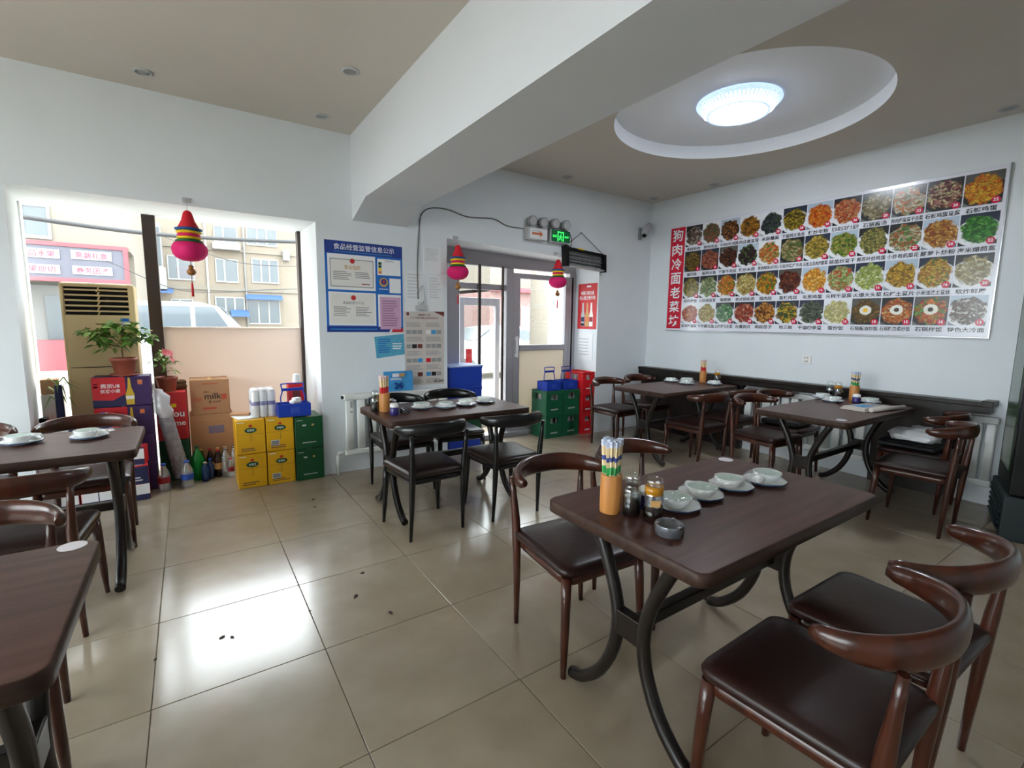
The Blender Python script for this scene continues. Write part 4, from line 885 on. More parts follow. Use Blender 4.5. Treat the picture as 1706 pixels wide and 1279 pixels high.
def sheet(name,label,cat,quad,mat,th=.003,y=YS,group=None):
    """paper on the back wall: quad = ((x,z) bl, br, tr, tl)"""
    mb=MB(); f=[(x,y-th,z) for x,z in quad]; b=[(x,y-.0003,z) for x,z in quad]
    mb.hexa([f[0],f[1],b[1],b[0],f[3],f[2],b[2],b[3]])
    o=ob(name,mb,mat); tag(o,label,cat,group); return o
def patch(parent,name,x0,x1,z0,z1,mat,y,th=.0012): return ob(name,MB().box(x0,x1,y-th,y,z0,z1),mat,parent)
# blue notice board with certificates
pb=empty('notice_poster',(0,YS,0)); tag(pb,'blue food safety notice poster with certificates on the pillar','poster')
ob('sheet',MB().box(1.025,1.728,-.004,-.0003,1.30,2.098),m_poster,pb)
patch(pb,'header',1.025,1.728,1.99,2.098,m_posterdk,-.004); patch(pb,'footer',1.025,1.60,1.30,1.35,m_posterdk,-.004)
ob('red_corner',MB().hexa([(1.61,-.0055,1.30),(1.728,-.0055,1.30),(1.728,-.004,1.30),(1.61,-.004,1.30),(1.63,-.0055,1.335),(1.728,-.0055,1.335),(1.728,-.004,1.335),(1.63,-.004,1.335)]),m_redcard,pb)
ob('white_slash',MB().hexa([(1.59,-.0055,1.30),(1.61,-.0055,1.30),(1.61,-.004,1.30),(1.59,-.004,1.30),(1.61,-.0055,1.335),(1.63,-.0055,1.335),(1.63,-.004,1.335),(1.61,-.004,1.335)]),m_whitecard,pb)
text('食品经营监管信息公示',pb,(1.375,-.0052,2.05),.55,.052,m_menuwhite,'A','lettering',.006,True); bars(pb,1.10,1.66,2.0,2.012,1,m_skyblue,-.0066); bars(pb,1.05,1.5,1.315,1.335,1,m_skyblue,-.0066)
c1=patch(pb,'certificate',1.045,1.468,1.675,1.985,m_whitecard,-.004); ob('inner_frame',MB().box(1.065,1.45,-.0058,-.0052,1.70,1.945),m_certline,c1); ob('inner_paper',MB().box(1.072,1.443,-.0064,-.0058,1.708,1.938),m_cert,c1)
o=ob('emblem',MB().lathe([(.022,0),(.022,.001)],20),m_skin,c1,(1.26,-.0064,1.93)); o.rotation_euler=(PI/2,0,0)
text('营业执照',c1,(1.26,-.0064,1.875),.15,.035,m_tan,'A','lettering',.01); bars(c1,1.09,1.26,1.76,1.84,5,m_certline,-.0072,seed=1); bars(c1,1.28,1.42,1.78,1.84,4,m_certline,-.0072,seed=5); bars(c1,1.34,1.42,1.722,1.74,1,m_signred,-.0072)
c2=patch(pb,'certificate',1.045,1.468,1.358,1.655,m_whitecard,-.004); ob('inner_paper',MB().box(1.06,1.45,-.0058,-.0052,1.375,1.64),m_cert,c2); o=ob('emblem',MB().lathe([(.022,0),(.022,.001)],20),m_skin,c2,(1.262,-.0058,1.607)); o.rotation_euler=(PI/2,0,0)
text('食品经营许可证',c2,(1.262,-.0058,1.562),.2,.026,m_certline,'A','lettering',.005); bars(c2,1.085,1.24,1.44,1.53,6,m_certline,-.0066,seed=8); bars(c2,1.28,1.43,1.44,1.53,6,m_certline,-.0066,seed=9)
c3=patch(pb,'grade_card',1.488,1.71,1.825,1.972,m_whitecard,-.004); text('检查评价',c3,(1.6,-.0052,1.955),.10,.02,m_certline,'A','lettering',.005)
for k,(mt) in enumerate((m_dkgreen,m_green,m_yelt,m_orange)): ob('grade_square',MB().box(1.497,1.527,-.0062,-.0052,1.918-.027*k,1.942-.027*k),mt,c3)
bd=ob('badge',MB().lathe([(.042,0),(.042,.0015)],24),m_tan,pb,(1.545,-.0042,1.76)); bd.rotation_euler=(PI/2,0,0); bi=ob('badge_centre',MB().lathe([(.026,0),(.026,.0012)],20),m_posterdk,pb,(1.545,-.0057,1.765)); bi.rotation_euler=(PI/2,0,0); bj=ob('badge_core',MB().lathe([(.012,0),(.012,.0010)],16),m_skin,pb,(1.545,-.0069,1.765)); bj.rotation_euler=(PI/2,0,0)
bars(pb,1.50,1.59,1.69,1.705,1,m_menuwhite,-.0052)
patch(pb,'blank_card',1.60,1.71,1.665,1.80,m_whitecard,-.004); patch(pb,'white_card',1.488,1.71,1.345,1.648,m_whitecard,-.004)
pk=patch(pb,'pink_notice',1.505,1.705,1.325,1.625,m_certpink,-.0052); bars(pk,1.525,1.69,1.35,1.60,11,M('mauve_print',S(160,120,150),.6),-.0074,seed=12)
cc=sheet('cyan_card','light blue laminated card taped below the blue poster','card',((1.463,1.052),(1.742,1.084),(1.735,1.282),(1.445,1.254)),m_cyan); bars(cc,1.48,1.60,1.10,1.24,7,m_poster,YS-.0042,seed=2); bars(cc,1.62,1.72,1.13,1.20,3,m_whitecard,YS-.0042,seed=6)
nw=sheet('newspaper_notice','large grey printed notice full of text and photos above the radiator','poster',((1.745,.775),(2.162,.77),(2.165,1.503),(1.740,1.497)),m_news)
text('致经营者的一封信',nw,(1.95,YS-.0032,1.468),.13,.018,m_brownp,'A','lettering',.012,True); text('三小场所消防安全告知书',nw,(1.95,YS-.0032,1.438),.30,.02,m_brownp,'A','lettering',.012,True)
ob('corner_flash',MB().hexa([(2.05,YS-.0045,1.502),(2.165,YS-.0045,1.455),(2.165,YS-.003,1.455),(2.05,YS-.003,1.502),(2.06,YS-.0045,1.503),(2.165,YS-.0045,1.503),(2.165,YS-.003,1.503),(2.06,YS-.003,1.503)]),m_brownp,nw)
patch(nw,'photo',1.765,1.79,1.46,1.49,m_brownp,YS-.003)
rnd=random.Random(4); zc=1.40; 
for k in range(9):
    for xc in (1.76,1.965):
        if (k+int(xc*10))%2==0:
            for q in range(3):
                patch(nw,'photo',xc+.058*q,xc+.058*q+.05,zc-.07*k-.05,zc-.07*k-.01,[m_grey,m_brownp,m_skyblue,m_cert,m_ink,m_red][rnd.randrange(6)] if rnd.random()<.6 else m_grey,YS-.003)
        else: bars(nw,xc,xc+.18,zc-.07*k-.055,zc-.07*k-.005,4,m_certline,YS-.0042,seed=k+3)
text('消防宣传',nw,(2.10,YS-.0032,.805),.11,.03,m_ink,'A','lettering',.01)
for quad,lb in ((((1.945,1.872),(2.136,1.876),(2.134,2.136),(1.947,2.128)),'pale printed sheet on the wall left of the door, upper one'),(((1.985,1.508),(2.157,1.511),(2.158,1.86),(1.99,1.857)),'pale printed sheet on the wall left of the door, lower one'),(((1.757,1.50),(1.93,1.495),(1.933,1.887),(1.77,1.887)),'pale sheet hanging behind the loose white cable')):
    p_=sheet('paper_notice',lb,'paper',quad,m_paper,group='pale sheets by the door'); x0,x1=quad[0][0]+.02,quad[1][0]-.02; bars(p_,x0,x1,quad[0][1]+.12,quad[2][1]-.02,8,m_faint,YS-.0042,seed=int(x0*100))
cp=empty('bulldog_clip',(1.915,YS-.004,1.535)); tag(cp,'clear plastic clip holding papers above the grey notice','clip'); ob('jaw',MB().bev(-.06,.06,-.02,0,-.02,.02,.004),m_greyl,cp); ob('lever',MB().tube([(-.03,-.012,.02),(-.03,-.012,.05),(.03,-.012,.05),(.03,-.012,.02)],.004,6),m_wirew,cp)
# card 24 standing on the radiator
k24=ob('price_card',MB().hexa([(1.50,4.352,.742),(1.785,4.352,.742),(1.785,4.36,.742),(1.50,4.36,.742),(1.50,4.372,.93),(1.785,4.372,.93),(1.785,4.38,.93),(1.50,4.38,.93)]),m_skyblue); tag(k24,'blue card reading 24 standing on the radiator','card')
text('24',k24,(1.635,4.352,.795),.09,.065,m_posterdk,'A','lettering',.04,out=.006); patch(k24,'yellow_block',1.65,1.70,.878,.91,m_tan,4.358,.003); patch(k24,'white_block',1.58,1.645,.878,.91,m_whitecard,4.358,.003); bars(k24,1.56,1.70,.845,.87,2,m_whitecard,4.353,seed=3)
# wires
def wire(name,label,pts,mat,r=.006):
    o=ob(name,MB().tube(smooth_pts(pts,5),r,6),mat); tag(o,label,'cable'); return o
wire('wall_cable','dark cable draped along the back wall from the notices to the exit sign',[(1.885,YS-.006,1.62),(1.882,YS-.006,1.95),(1.91,YS-.006,2.34),(1.95,YS-.006,2.45),(2.05,YS-.006,2.50),(2.22,YS-.008,2.505),(2.44,YS-.008,2.465),(2.74,YS-.008,2.485),(2.91,YS-.008,2.435),(3.13,YS-.008,2.43)],m_wire)
wire('loose_cable','thin white cable loop hanging over the pale sheets',[(1.885,YS-.006,1.66),(1.93,YS-.010,1.75),(1.95,YS-.012,1.62),(1.90,YS-.012,1.56)],m_wirew,.004)
wire('sign_cable','short dark cable from the exit sign to the insect killer',[(3.44,YS-.05,2.46),(3.62,YS-.09,2.465),(3.755,YS-.06,2.43),(3.80,YS-.04,2.34),(3.76,YS-.05,2.27)],m_wireb,.005)
# emergency lights
def emergency(name,label,x0,x1,z0,z1):
    e=empty(name,((x0+x1)/2,YS,z0)); tag(e,label,'emergency light'); w=(x1-x0)/2; h=z1-z0
    ob('case',MB().bev(-w,w,-.07,0,0,h,.008),m_greyl,e)
    for s in (-1,1):
        ob('lamp_arm',MB().tube([(s*w*.55,-.035,h),(s*w*.55,-.035,h+.03)],.014,8),m_grey,e)
        hd=MB(); hd.tube([(s*w*.55,.0,h+.07),(s*w*.55,-.04,h+.068),(s*w*.55,-.085,h+.06)],[.035,.052,.056],20); l=ob('lamp_head',hd,m_grey,e)
        ob('reflector',MB().tube([(s*w*.55,-.086,h+.06),(s*w*.55,-.090,h+.0595)],[.05,.044],20),m_reflector,l)
    return e,w,h
e,w,h=emergency('emergency_light','white twin-head emergency light with an orange arrow above the door',3.14,3.42,2.315,2.45); ob('face',MB().box(-w+.03,w-.01,-.072,-.07,.012,h-.012),m_whitecard,e); ob('arrow',MB().hexa([(-.08,-.0735,.055),(.03,-.0735,.055),(.03,-.072,.055),(-.08,-.072,.055),(-.08,-.0735,.08),(.03,-.0735,.08),(.03,-.072,.08),(-.08,-.072,.08)]).hexa([(.03,-.0735,.035),(.07,-.0735,.066),(.07,-.072,.066),(.03,-.072,.035),(.03,-.0735,.10),(.07,-.0735,.069),(.07,-.072,.069),(.03,-.072,.10)]),m_orange,e); bars(e,-.08,.04,.09,.105,1,m_greyl,-.0732)
e,w,h=emergency('exit_sign','green lit exit sign with twin lamp heads above the door',3.46,3.75,2.315,2.46); ob('lit_face',MB().box(-w+.012,w-.004,-.0725,-.07,.012,h-.006),m_exit,e)
ob('doorway_symbol',MB().box(-.045,-.035,-.074,-.0725,.02,h-.02).box(.035,.045,-.074,-.0725,.02,h-.02).box(-.035,.035,-.074,-.0725,h-.03,h-.02),m_exitg,e)
man=MB(); man.tube([(.0,-.0733,h-.045),(.002,-.0733,h-.044)],.008,10); 
for pts in ([(0,-.0733,.085),(-.008,-.0733,.06)],[(-.008,-.0733,.06),(-.026,-.0733,.03)],[(-.008,-.0733,.06),(.012,-.0733,.045),(.016,-.0733,.025)],[(0,-.0733,.08),(-.022,-.0733,.07)],[(0,-.0733,.08),(.02,-.0733,.066)]): man.tube(pts,.0045,6)
tag(ob('running_figure',man,m_exitg,e),None,None,None,'stuff')
text('EXIT',e,(.09,-.0725,.072),.06,.026,m_exitg,'A','lettering',.02); text('出口',e,(-.085,-.0725,.072),.06,.03,m_exitg,'A','lettering',.012)
# hanging insect killer
e=empty('insect_killer',(0,0,0)); tag(e,'dark wire-grid insect killer lamp hanging right of the door','insect killer')
A0=Vector((3.69,4.40,2.28)); A1=Vector((4.32,4.40,2.24)); B0=Vector((3.70,4.40,2.075)); B1=Vector((4.33,4.40,2.045))
def lerp2(u,v): return (A0.lerp(A1,u)).lerp(B0.lerp(B1,u),v)
def slab(u0,u1,v0,v1,y0,y1):
    q=[lerp2(u0,v1),lerp2(u1,v1),lerp2(u1,v0),lerp2(u0,v0)]; P=lambda p,y:(p.x,y,p.z)
    return MB().hexa([P(q[0],y0),P(q[1],y0),P(q[1],y1),P(q[0],y1),P(q[3],y0),P(q[2],y0),P(q[2],y1),P(q[3],y1)])
ob('end_cap',slab(-.02,.055,-.10,1.05,4.36,4.445),m_black,e); ob('end_cap',slab(.95,1.01,-.02,1.05,4.36,4.445),m_black,e)
ob('top_cover',slab(.05,.96,-.03,.10,4.36,4.445),m_black,e); ob('bottom_tray',slab(.05,.96,.93,1.0,4.36,4.445),m_grey,e); ob('back_plate',slab(.05,.95,.1,.93,4.425,4.43),m_greyl,e)
for v in (.3,.5,.7): ob('tube_lamp',MB().tube([lerp2(.06,v)+Vector((0,.005,0)),lerp2(.94,v)+Vector((0,.005,0))],.011,8),m_grey,e)
mb=MB()
for k in range(26): u=.06+.88*k/25; mb.tube([lerp2(u,.1)+Vector((0,-.03,0)),lerp2(u,.93)+Vector((0,-.03,0))],.0014,5)
for k in range(7): v=.1+.83*k/6; mb.tube([lerp2(.05,v)+Vector((0,-.034,0)),lerp2(.95,v)+Vector((0,-.034,0))],.0022,5)
tag(ob('wire_grid',mb,m_black,e),None,None,None,'stuff'); ob('warning_label',slab(.27,.42,-.075,.0,4.356,4.36),m_yelt,e)
ob('chain',MB().tube([lerp2(.02,-.1),(3.96,4.42,2.475)],.004,6),m_wireb,e); ob('chain',MB().tube([(3.96,4.42,2.475),lerp2(.98,-.05)],.004,6),m_wireb,e); ob('hook',MB().tube([(3.96,4.45,2.478),(3.96,4.415,2.476)],.006,6),m_steel,e)
# spot / camera on the back wall close to the corner
e=empty('wall_camera',(5.0,YS,2.60)); tag(e,'grey wall camera on a bracket near the corner','camera'); ob('bracket',MB().bev(-.03,.03,-.02,0,-.10,.06,.006),m_grey,e); ob('arm',MB().tube([(0,-.01,-.04),(.02,-.05,-.01),(.05,-.08,.02)],.014,8),m_grey,e)
ob('housing',MB().tube([(-.02,-.10,-.05),(.0,-.095,-.02),(.07,-.08,.06),(.10,-.075,.09)],[.035,.05,.05,.04],16),m_greyl,e); ob('lens',MB().tube([(-.028,-.102,-.058),(-.02,-.10,-.05)],[.028,.03],14),m_black,e)
# honeycomb gourd ornaments
def gourd(label,x,z,s=1.0,y=4.385):
    e=empty('paper_gourd',(x,y,z)); tag(e,label,'ornament','honeycomb paper gourds'); e.scale=(s,s,s)
    def lob(name,prof,m,n=32,p=.045): ob(name,MB().lathe(prof,n,pleat=p),m,e)
    lob('top_cone',[(.012,0),(.024,-.012),(.030,-.03),(.040,-.07),(.062,-.115),(.058,-.122)],m_redt)
    lob('blue_ruff',[(.05,-.116),(.080,-.124),(.082,-.134),(.066,-.140)],m_bluet); lob('yellow_ruff',[(.055,-.138),(.076,-.146),(.076,-.154),(.058,-.160)],m_yelt)
    lob('pink_ruff',[(.05,-.158),(.070,-.166),(.070,-.174),(.052,-.18)],m_magenta); lob('yellow_ruff',[(.05,-.178),(.072,-.186),(.072,-.196),(.055,-.20)],m_yelt); lob('green_ruff',[(.05,-.198),(.078,-.206),(.084,-.216),(.06,-.222)],m_grt)
    lob('globe',[(.05,-.214),(.088,-.224),(.104,-.25),(.108,-.275),(.102,-.302),(.083,-.328),(.05,-.346),(.012,-.352)],m_magenta)
    ob('hanging_thread',MB().tube([(0,0,0),(0,0,.075)],.0018,5),m_wirew,e); hk=MB(); hk.bev(-.025,.025,.05,.064,.065,.10,.004,seg=1); hk.tube([(0,.05,.075),(0,.01,.07),(0,-.01,.08)],.004,6); ob('clear_hook',hk,m_greyl,e)
    ob('cord',MB().tube([(0,0,-.35),(0,0,-.57)],.0022,5),m_brownp,e); ob('charm',MB().lathe([(.004,-.375),(.018,-.385),(.014,-.40),(.028,-.415),(.03,-.43),(.02,-.447),(.004,-.45)],14),m_gold,e); ob('tassel',MB().tube([(0,0,-.50),(0,0,-.52),(0,0,-.60)],[.004,.007,.008],8),m_redt,e)
gourd('pink and red honeycomb paper gourd hanging in front of the shop window',.05,2.19,1.04); gourd('pink and red honeycomb paper gourd at the left side of the door',2.29,2.165,.97); gourd('pink and red honeycomb paper gourd below the exit sign',3.585,2.13,.92)
# red poster on the door reveal (faces the door opening)
e=empty('beer_poster',(4.3,0,0)); tag(e,'red beer poster with three bottles beside the red crates','poster')
ob('sheet',MB().box(-.004,-.0005,4.47,4.82,1.335,1.915),m_redcard,e)
text('纯粮口粮白酒',e,(-.004,4.645,1.795),.24,.05,m_menuwhite,'B','lettering',.012,True); text('敬人敬己敬天地',e,(-.004,4.645,1.735),.29,.05,m_menuwhite,'B','lettering',.012,True)
ob('logo_strip',MB().box(-.0055,-.004,4.58,4.66,1.868,1.888),m_whitecard,e)
for k,(yy,mt) in enumerate(((4.72,m_navy),(4.64,m_tan),(4.565,m_whitecard))):
    pr=[(-.032,0),(.032,0),(.034,.14),(.018,.20),(.013,.30),(-.013,.30),(-.018,.20),(-.034,.14)]
    b=MB(); b.loft([[(x_,yy-a_,1.37+z_) for a_,z_ in pr] for x_ in (-.006,-.004)],0,True,True,False); bo=ob('bottle_print',b,[m_greyl,m_tan,m_cert][k],e); ob('bottle_label',MB().box(-.0072,-.006,yy-.03,yy+.03,1.43,1.49),[m_navy,m_orange,m_signred][k],bo); ob('bottle_base',MB().box(-.0072,-.006,yy-.03,yy+.03,1.375,1.41),[m_ink,m_tan,m_whitecard][k],bo)
e=ob('paper_notice',MB().box(4.296,4.2995,4.52,4.80,.93,1.28),m_paper); tag(e,'faint white notice under the red beer poster','paper','pale sheets by the door')
mb=MB()
for k in range(6): mb.box(4.2952,4.296,4.60,4.78,1.0+.04*k,1.012+.04*k)
tag(ob('print_lines',mb,m_greyl,e),None,None,None,'stuff')
# wall socket on the right wall
e=empty('wall_socket',(XR,2.365,1.07)); tag(e,'white wall socket below the menu board','socket'); ob('plate',MB().bev(-.01,0,-.045,.045,-.045,.045,.003),m_whitepl,e)
for (y,z) in ((-.012,.018),(.012,.018),(-.012,-.016),(.012,-.016),(0,-.024)): ob('slot',MB().box(-.0112,-.0098,y-.003,y+.003,z-.006,z+.006),m_ink,e)

# ------------------------------------------------------------------ the menu board
def dish_mat():
    m,nt,p=newmat('printed_dish_photo'); N=nt.nodes
    def at(n):
        a=N.new('ShaderNodeAttribute'); a.attribute_type='OBJECT'; a.attribute_name=n; return a
    uv=N.new('ShaderNodeTexCoord'); oi=N.new('ShaderNodeObjectInfo')
    mp=N.new('ShaderNodeMapping'); mp.inputs['Location'].default_value=(-1,-1,0); mp.inputs['Scale'].default_value=(2,2,1); link(nt,uv.outputs['UV'],mp.inputs[0])
    off=N.new('ShaderNodeCombineXYZ'); mul=N.new('ShaderNodeMath'); mul.operation='MULTIPLY'; mul.inputs[1].default_value=91; link(nt,oi.outputs['Random'],mul.inputs[0]); link(nt,mul.outputs[0],off.inputs[2])
    pos=N.new('ShaderNodeVectorMath'); pos.operation='ADD'; link(nt,mp.outputs[0],pos.inputs[0]); link(nt,off.outputs[0],pos.inputs[1])
    def dist(sx,sy,cy,noise=0,nsc=3):
        s=N.new('ShaderNodeMapping'); s.inputs['Scale'].default_value=(1/sx,1/sy,0); s.inputs['Location'].default_value=(0,-cy/sy,0); link(nt,mp.outputs[0],s.inputs[0])
        l=N.new('ShaderNodeVectorMath'); l.operation='LENGTH'; link(nt,s.outputs[0],l.inputs[0]); out=l.outputs['Value']
        if noise:
            n=N.new('ShaderNodeTexNoise'); n.inputs['Scale'].default_value=nsc; n.inputs['Detail'].default_value=3; link(nt,pos.outputs[0],n.inputs[0])
            ma=N.new('ShaderNodeMath'); ma.operation='MULTIPLY_ADD'; ma.inputs[1].default_value=noise; link(nt,n.outputs[0],ma.inputs[0]); link(nt,out,ma.inputs[2]); out=ma.outputs[0]
        return out
    def less(v,t,soft=.04):
        r=N.new('ShaderNodeMapRange'); r.inputs[1].default_value=t-soft; r.inputs[2].default_value=t+soft; r.inputs[3].default_value=1; r.inputs[4].default_value=0; link(nt,v,r.inputs[0]); return r.outputs[0]
    def mix(f,a,b):
        x=N.new('ShaderNodeMix'); x.data_type='RGBA'; link(nt,f,x.inputs['Factor']); link(nt,a,x.inputs['A']); link(nt,b,x.inputs['B']); return x.outputs['Result']
    vo=N.new('ShaderNodeTexVoronoi'); vo.inputs['Scale'].default_value=5.5; vo.inputs['Randomness'].default_value=1
    st=N.new('ShaderNodeMapping'); st.inputs['Scale'].default_value=(1.0,1.7,1); st.inputs['Rotation'].default_value=(0,0,.6)
    nd=N.new('ShaderNodeTexNoise'); nd.inputs['Scale'].default_value=3; link(nt,pos.outputs[0],nd.inputs[0])
    va=N.new('ShaderNodeVectorMath'); va.operation='MULTIPLY_ADD'; va.inputs[1].default_value=(.5,.5,0); link(nt,nd.outputs['Color'],va.inputs[0]); link(nt,pos.outputs[0],va.inputs[2])
    link(nt,va.outputs[0],st.inputs[0]); link(nt,st.outputs[0],vo.inputs[0])
    sep=N.new('ShaderNodeSeparateColor'); link(nt,vo.outputs['Color'],sep.inputs[0])
    c1,c2,c3=at('c1'),at('c2'),at('c3')
    food=mix(less(sep.outputs[0],.5,.06),c1.outputs['Color'],c2.outputs['Color']); food=mix(less(sep.outputs[1],.22,.05),food,c3.outputs['Color'])
    dk=N.new('ShaderNodeMix'); dk.data_type='RGBA'; dk.blend_type='MULTIPLY'; dk.inputs['Factor'].default_value=.8
    dr_=N.new('ShaderNodeMapRange'); dr_.inputs[1].default_value=.0; dr_.inputs[2].default_value=.55; dr_.inputs[3].default_value=1.25; dr_.inputs[4].default_value=.35; link(nt,vo.outputs['Distance'],dr_.inputs[0])
    link(nt,food,dk.inputs['A']); link(nt,dr_.outputs[0],dk.inputs['B'])
    food=dk.outputs['Result']
    bg=at('bg'); sp=N.new('ShaderNodeSeparateXYZ'); link(nt,mp.outputs[0],sp.inputs[0])
    bb=N.new('ShaderNodeMix'); bb.data_type='RGBA'; link(nt,less(sp.outputs[1],.25,.3),bb.inputs['Factor']); link(nt,bg.outputs['Color'],bb.inputs['A']); link(nt,at('bg2').outputs['Color'],bb.inputs['B'])
    col=mix(less(dist(1.22,.88,-.2),1,.02),bb.outputs['Result'],at('plate').outputs['Color'])
    col=mix(less(dist(1.2,1.08,-.02,.6,2.5),1.12,.05),col,food)
    eggf=N.new('ShaderNodeMath'); eggf.operation='MULTIPLY'; link(nt,at('egg').outputs['Fac'],eggf.inputs[0]); link(nt,less(dist(.5,.42,.1,.3,4),1,.05),eggf.inputs[1])
    w=N.new('ShaderNodeRGB'); w.outputs[0].default_value=(.85,.82,.72,1); col=mix(eggf.outputs[0],col,w.outputs[0])
    eg2=N.new('ShaderNodeMath'); eg2.operation='MULTIPLY'; link(nt,at('egg').outputs['Fac'],eg2.inputs[0]); link(nt,less(dist(.2,.18,.1,.3,4),1,.05),eg2.inputs[1])
    col=mix(eg2.outputs[0],col,at('yolk').outputs['Color'])
    link(nt,col,p.inputs['Base Color']); p.inputs['Roughness'].default_value=.2
    return m
m_dish=dish_mat()
mbd=empty('menu_board',(XR,0,0)); tag(mbd,'long glossy menu board with rows of dish photographs','menu board')
ob('panel',MB().bev(-.012,-.0005,1.045,4.13,1.337,2.645,.003,seg=1),m_board,mbd); ob('edge_trim',MB().box(-.016,-.001,1.036,1.045,1.33,2.65).box(-.016,-.001,1.045,4.135,1.33,1.337),m_steel,mbd)
ob('title_strip',MB().box(-.0135,-.012,3.905,4.118,1.36,2.62),m_menured,mbd)
for k,c in enumerate('狗肉冷面老菜坊'): text(c,mbd,(-.0135,4.012,2.525-.1775*k),.15,.145,m_menuwhite,'B','title_character',.018,True)
W_,BK,NV,GR,LB=(.8,.82,.85),(.02,.02,.022),(.025,.035,.06),(.09,.09,.08),(.45,.55,.65)
def c_(*a): return S(*a)
rows=[
 [('多椒狗肉','28',BK,W_,(120,90,70),(90,70,56),(180,170,160)),('拌狗肉丝','38',W_,W_,(130,96,72),(96,100,60),(160,90,60)),('牛肉炒辣椒圈','28',LB,W_,(110,70,36),(80,50,30),(190,120,60)),('肉皮黄豆芽','18',W_,W_,(200,140,40),(150,90,30),(90,80,40)),('米肠蘸酱','28',W_,W_,(80,84,92),(50,54,60),(80,110,70)),('干煸明太鱼丝','28',NV,W_,(190,160,50),(120,110,40),(90,70,30)),('辣炒年糕','28',LB,W_,(236,120,24),(240,150,50),(200,60,20)),('辣白菜五花烤土豆片','26',BK,W_,(220,120,60),(190,80,50),(230,170,110)),('石锅酱汤','20',GR,BK,(150,130,80),(200,190,150),(110,100,60)),('狗肉炖豆腐干白菜','22',GR,BK,(230,220,190),(220,120,40),(120,140,80)),('石板鸡蛋豆腐','20',BK,BK,(220,200,150),(110,50,50),(190,120,110)),('石板鸡蛋','22',GR,BK,(244,190,50),(226,110,30),(240,160,40))],
 [('酱焖鱼','6',BK,BK,(150,120,40),(110,90,30),(80,60,30)),('酱明太鱼','8',NV,BK,(190,110,80),(150,80,60),(120,60,50)),('干香牛肉丝','42',GR,W_,(90,40,26),(60,26,18),(120,60,36)),('辣炒米肠','28',LB,W_,(60,40,40),(40,28,28),(90,120,60)),('蒸锅鳕鱼(红烧)','32',W_,W_,(220,110,50),(230,190,120),(90,140,60)),('石板时蔬烤牛肉','38',BK,BK,(190,180,130),(100,120,60),(150,110,70)),('石板五花肉炖酸菜','28',NV,W_,(210,180,80),(180,150,60),(120,110,50)),('蒜苗炒豆干','28',LB,W_,(120,150,50),(190,170,90),(70,100,40)),('鲜苏叶炒鸡蛋','26',BK,W_,(150,150,80),(90,90,50),(190,170,90)),('小炒有机菜花','22',BK,W_,(210,200,160),(180,110,70),(100,140,70)),('酸萝卜炒粉','20',LB,W_,(210,140,50),(150,80,30),(230,180,90)),('海米爆茼蒿','22',NV,W_,(60,150,40),(40,110,30),(100,180,70))],
 [('软炸蘑菇','20',BK,W_,(190,160,60),(120,120,40),(90,70,30)),('小炒绿豆芽','17',BK,W_,(190,200,150),(130,150,90),(90,110,60)),('熘肥肠','46',NV,W_,(230,160,50),(220,110,40),(110,140,50)),('老式锅包肉','28',BK,W_,(230,210,140),(200,180,100),(160,120,60)),('熘肉段','38',NV,W_,(230,170,40),(90,120,40),(210,100,30)),('香辣肉丝','22',GR,W_,(110,40,26),(70,26,18),(140,80,40)),('毛葱鸡蛋','16',LB,W_,(246,180,50),(230,140,40),(250,210,110)),('尖椒干豆腐','12',NV,W_,(200,210,140),(150,170,90),(210,90,60)),('火爆大头菜','16',NV,W_,(200,210,120),(160,180,80),(230,230,180)),('烧烤土豆片','18',LB,W_,(230,190,60),(200,150,50),(130,100,40)),('小米油渣土豆丝','16',NV,W_,(230,190,70),(190,130,50),(110,130,50)),('软炸鲜蘑','20',BK,W_,(200,190,140),(160,140,90),(220,210,170))],
 [('家常炖豆腐','9',W_,W_,(210,100,40),(170,50,40),(230,160,90)),('干炸黄花鱼','22',W_,W_,(200,180,110),(160,140,80),(230,210,150)),('白灼罗马生菜','22',BK,W_,(100,160,100),(60,120,70),(190,210,180)),('水煮肉片','38',BK,W_,(190,90,60),(150,50,40),(220,160,130)),('肉段茄子','28',NV,W_,(200,130,50),(110,60,30),(230,170,80)),('地三鲜','16',NV,W_,(220,190,50),(60,90,40),(160,100,40)),('干煸四季豆','26',NV,W_,(90,100,80),(60,70,56),(120,130,110)),('蛋炒饭','15',W_,W_,(236,226,170),(220,210,140),(200,200,130)),('石锅酱油炒饭','15',GR,BK,(120,90,40),(90,70,30),(150,110,50)),('石锅辣白菜炒饭','15',BK,BK,(220,120,40),(180,80,30),(230,180,110)),('石锅拌饭','15',GR,BK,(110,150,60),(230,120,40),(200,60,40)),('特色大冷面','13',LB,W_,(120,90,76),(90,66,56),(220,220,210))]]
PZ=[(2.368,2.614),(2.062,2.308),(1.736,1.995),(1.428,1.67)]
EGG={(3,8):(240,190,40),(3,9):(60,50,30),(3,10):(40,44,30)}
pw=.236; badge=MB().tube([(0,0,0),(-.0015,0,0)],.027,18).mesh('price_badge',[m_badge])
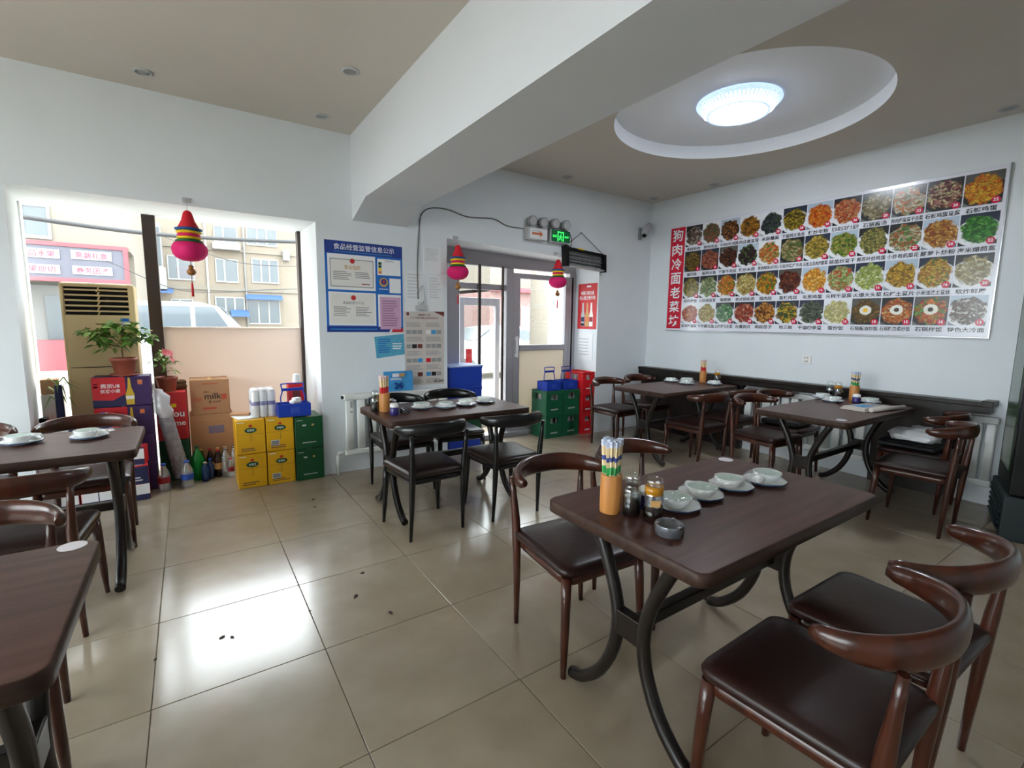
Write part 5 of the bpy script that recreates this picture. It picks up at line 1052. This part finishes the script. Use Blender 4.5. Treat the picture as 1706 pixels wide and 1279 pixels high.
for r,row in enumerate(rows):
    z0,z1=PZ[r]
    for c,(cap,price,bgc,plc,a1,a2,a3) in enumerate(row):
        y1=3.896-pw*c-.004; y0=y1-pw+.008; x=-.0125
        me=bpy.data.meshes.new('dish_photo'); me.from_pydata([(x-.001,y1,z0),(x-.001,y0,z0),(x-.001,y0,z1),(x-.001,y1,z1)],[],[(3,2,1,0)]); ul=me.uv_layers.new(name='UVMap')
        for li,uvc in zip(range(4),((0,1),(1,1),(1,0),(0,0))): ul.data[li].uv=uvc
        me.materials.append(m_dish); o=link_obj('dish_photo',me,mbd)
        o['bg']=bgc; o['bg2']=tuple(min(1,q*.5+(.12 if plc is BK else .0)) for q in bgc); o['plate']=plc; o['c1']=S(*a1); o['c2']=S(*a2); o['c3']=S(*a3); o['egg']=1.0 if (r,c) in EGG else 0.0; o['yolk']=S(*EGG.get((r,c),(0,0,0)))
        b=link_obj('price_badge',badge,o,(x-.002,y0+.035,z0+.026))
        text(price,o,(x-.0036,y0+.035,z0+.028),.034,.024,m_menuwhite,'B','price_number',.03)
        text(cap,o,(-.012,(y0+y1)/2,z0-.034),min(pw-.012,.046*len(cap)),.04,m_menuink,'B','caption',.014,True)

# ------------------------------------------------------------------ dark fridge at the right picture edge
e=empty('drinks_fridge',(4.47,.69,0),.272); tag(e,'dark drinks fridge cut off by the right picture edge','fridge')
ob('cabinet',MB().bev(0,.60,-.60,0,.30,1.95,.015),m_black,e); ob('base_unit',MB().bev(-.02,.61,-.61,.02,0,.30,.01),m_teal,e)
for k in range(6): ob('louvre',MB().bev(.03,.58,.02,.032,.05+.038*k,.066+.038*k,.003,seg=1),m_teal,e)
ob('side_glass',MB().box(.10,.52,.0,.004,.45,1.80),m_fridgegreen,e); ob('door_glass',MB().box(-.004,0,-.56,-.06,.40,1.85),m_fridgegreen,e)
# ------------------------------------------------------------------ dry leaves on the floor
lf=MB().add([(0,0,.003),(.014,.010,.008),(.034,.004,.004),(.022,-.012,.007),(.004,-.014,.003),(-.014,-.004,.006),(-.010,.010,.004)],[(0,1,2),(0,2,3),(0,3,4),(0,4,5),(0,5,6),(0,6,1)]).mesh('dry_leaf',[m_leafdry])
for k,(x,y,rz,s,lb) in enumerate([(0.727,2.548,0.3,0.55,'dry leaf scrap on the floor, farthest of the three under the black chairs'),(0.629,2.331,1.0,0.75,'dry leaf scrap in the middle of the floor tiles'),(0.735,2.100,2.0,0.65,'dry leaf scrap nearest the front table'),(0.041,2.332,0.5,0.6,'dry leaf scrap left of a close pair'),(0.085,2.308,2.2,0.5,'dry leaf scrap right of a close pair'),(-0.193,2.316,1.4,0.45,'dry leaf scrap on the tile joint at the left'),(0.408,2.333,0.2,0.35,'tiny dry leaf scrap on the long tile joint'),(0.735,3.857,0.8,0.8,'dry leaf scrap in front of the yellow cartons'),(0.722,3.691,2.5,0.7,'dry leaf scrap closer to us below the yellow cartons')]):
    o=link_obj('dry_leaf',lf,None,(x,y,0),rz); o.scale=[s]*3; tag(o,lb,'leaf','dry leaf scraps on the floor')
flush_text()
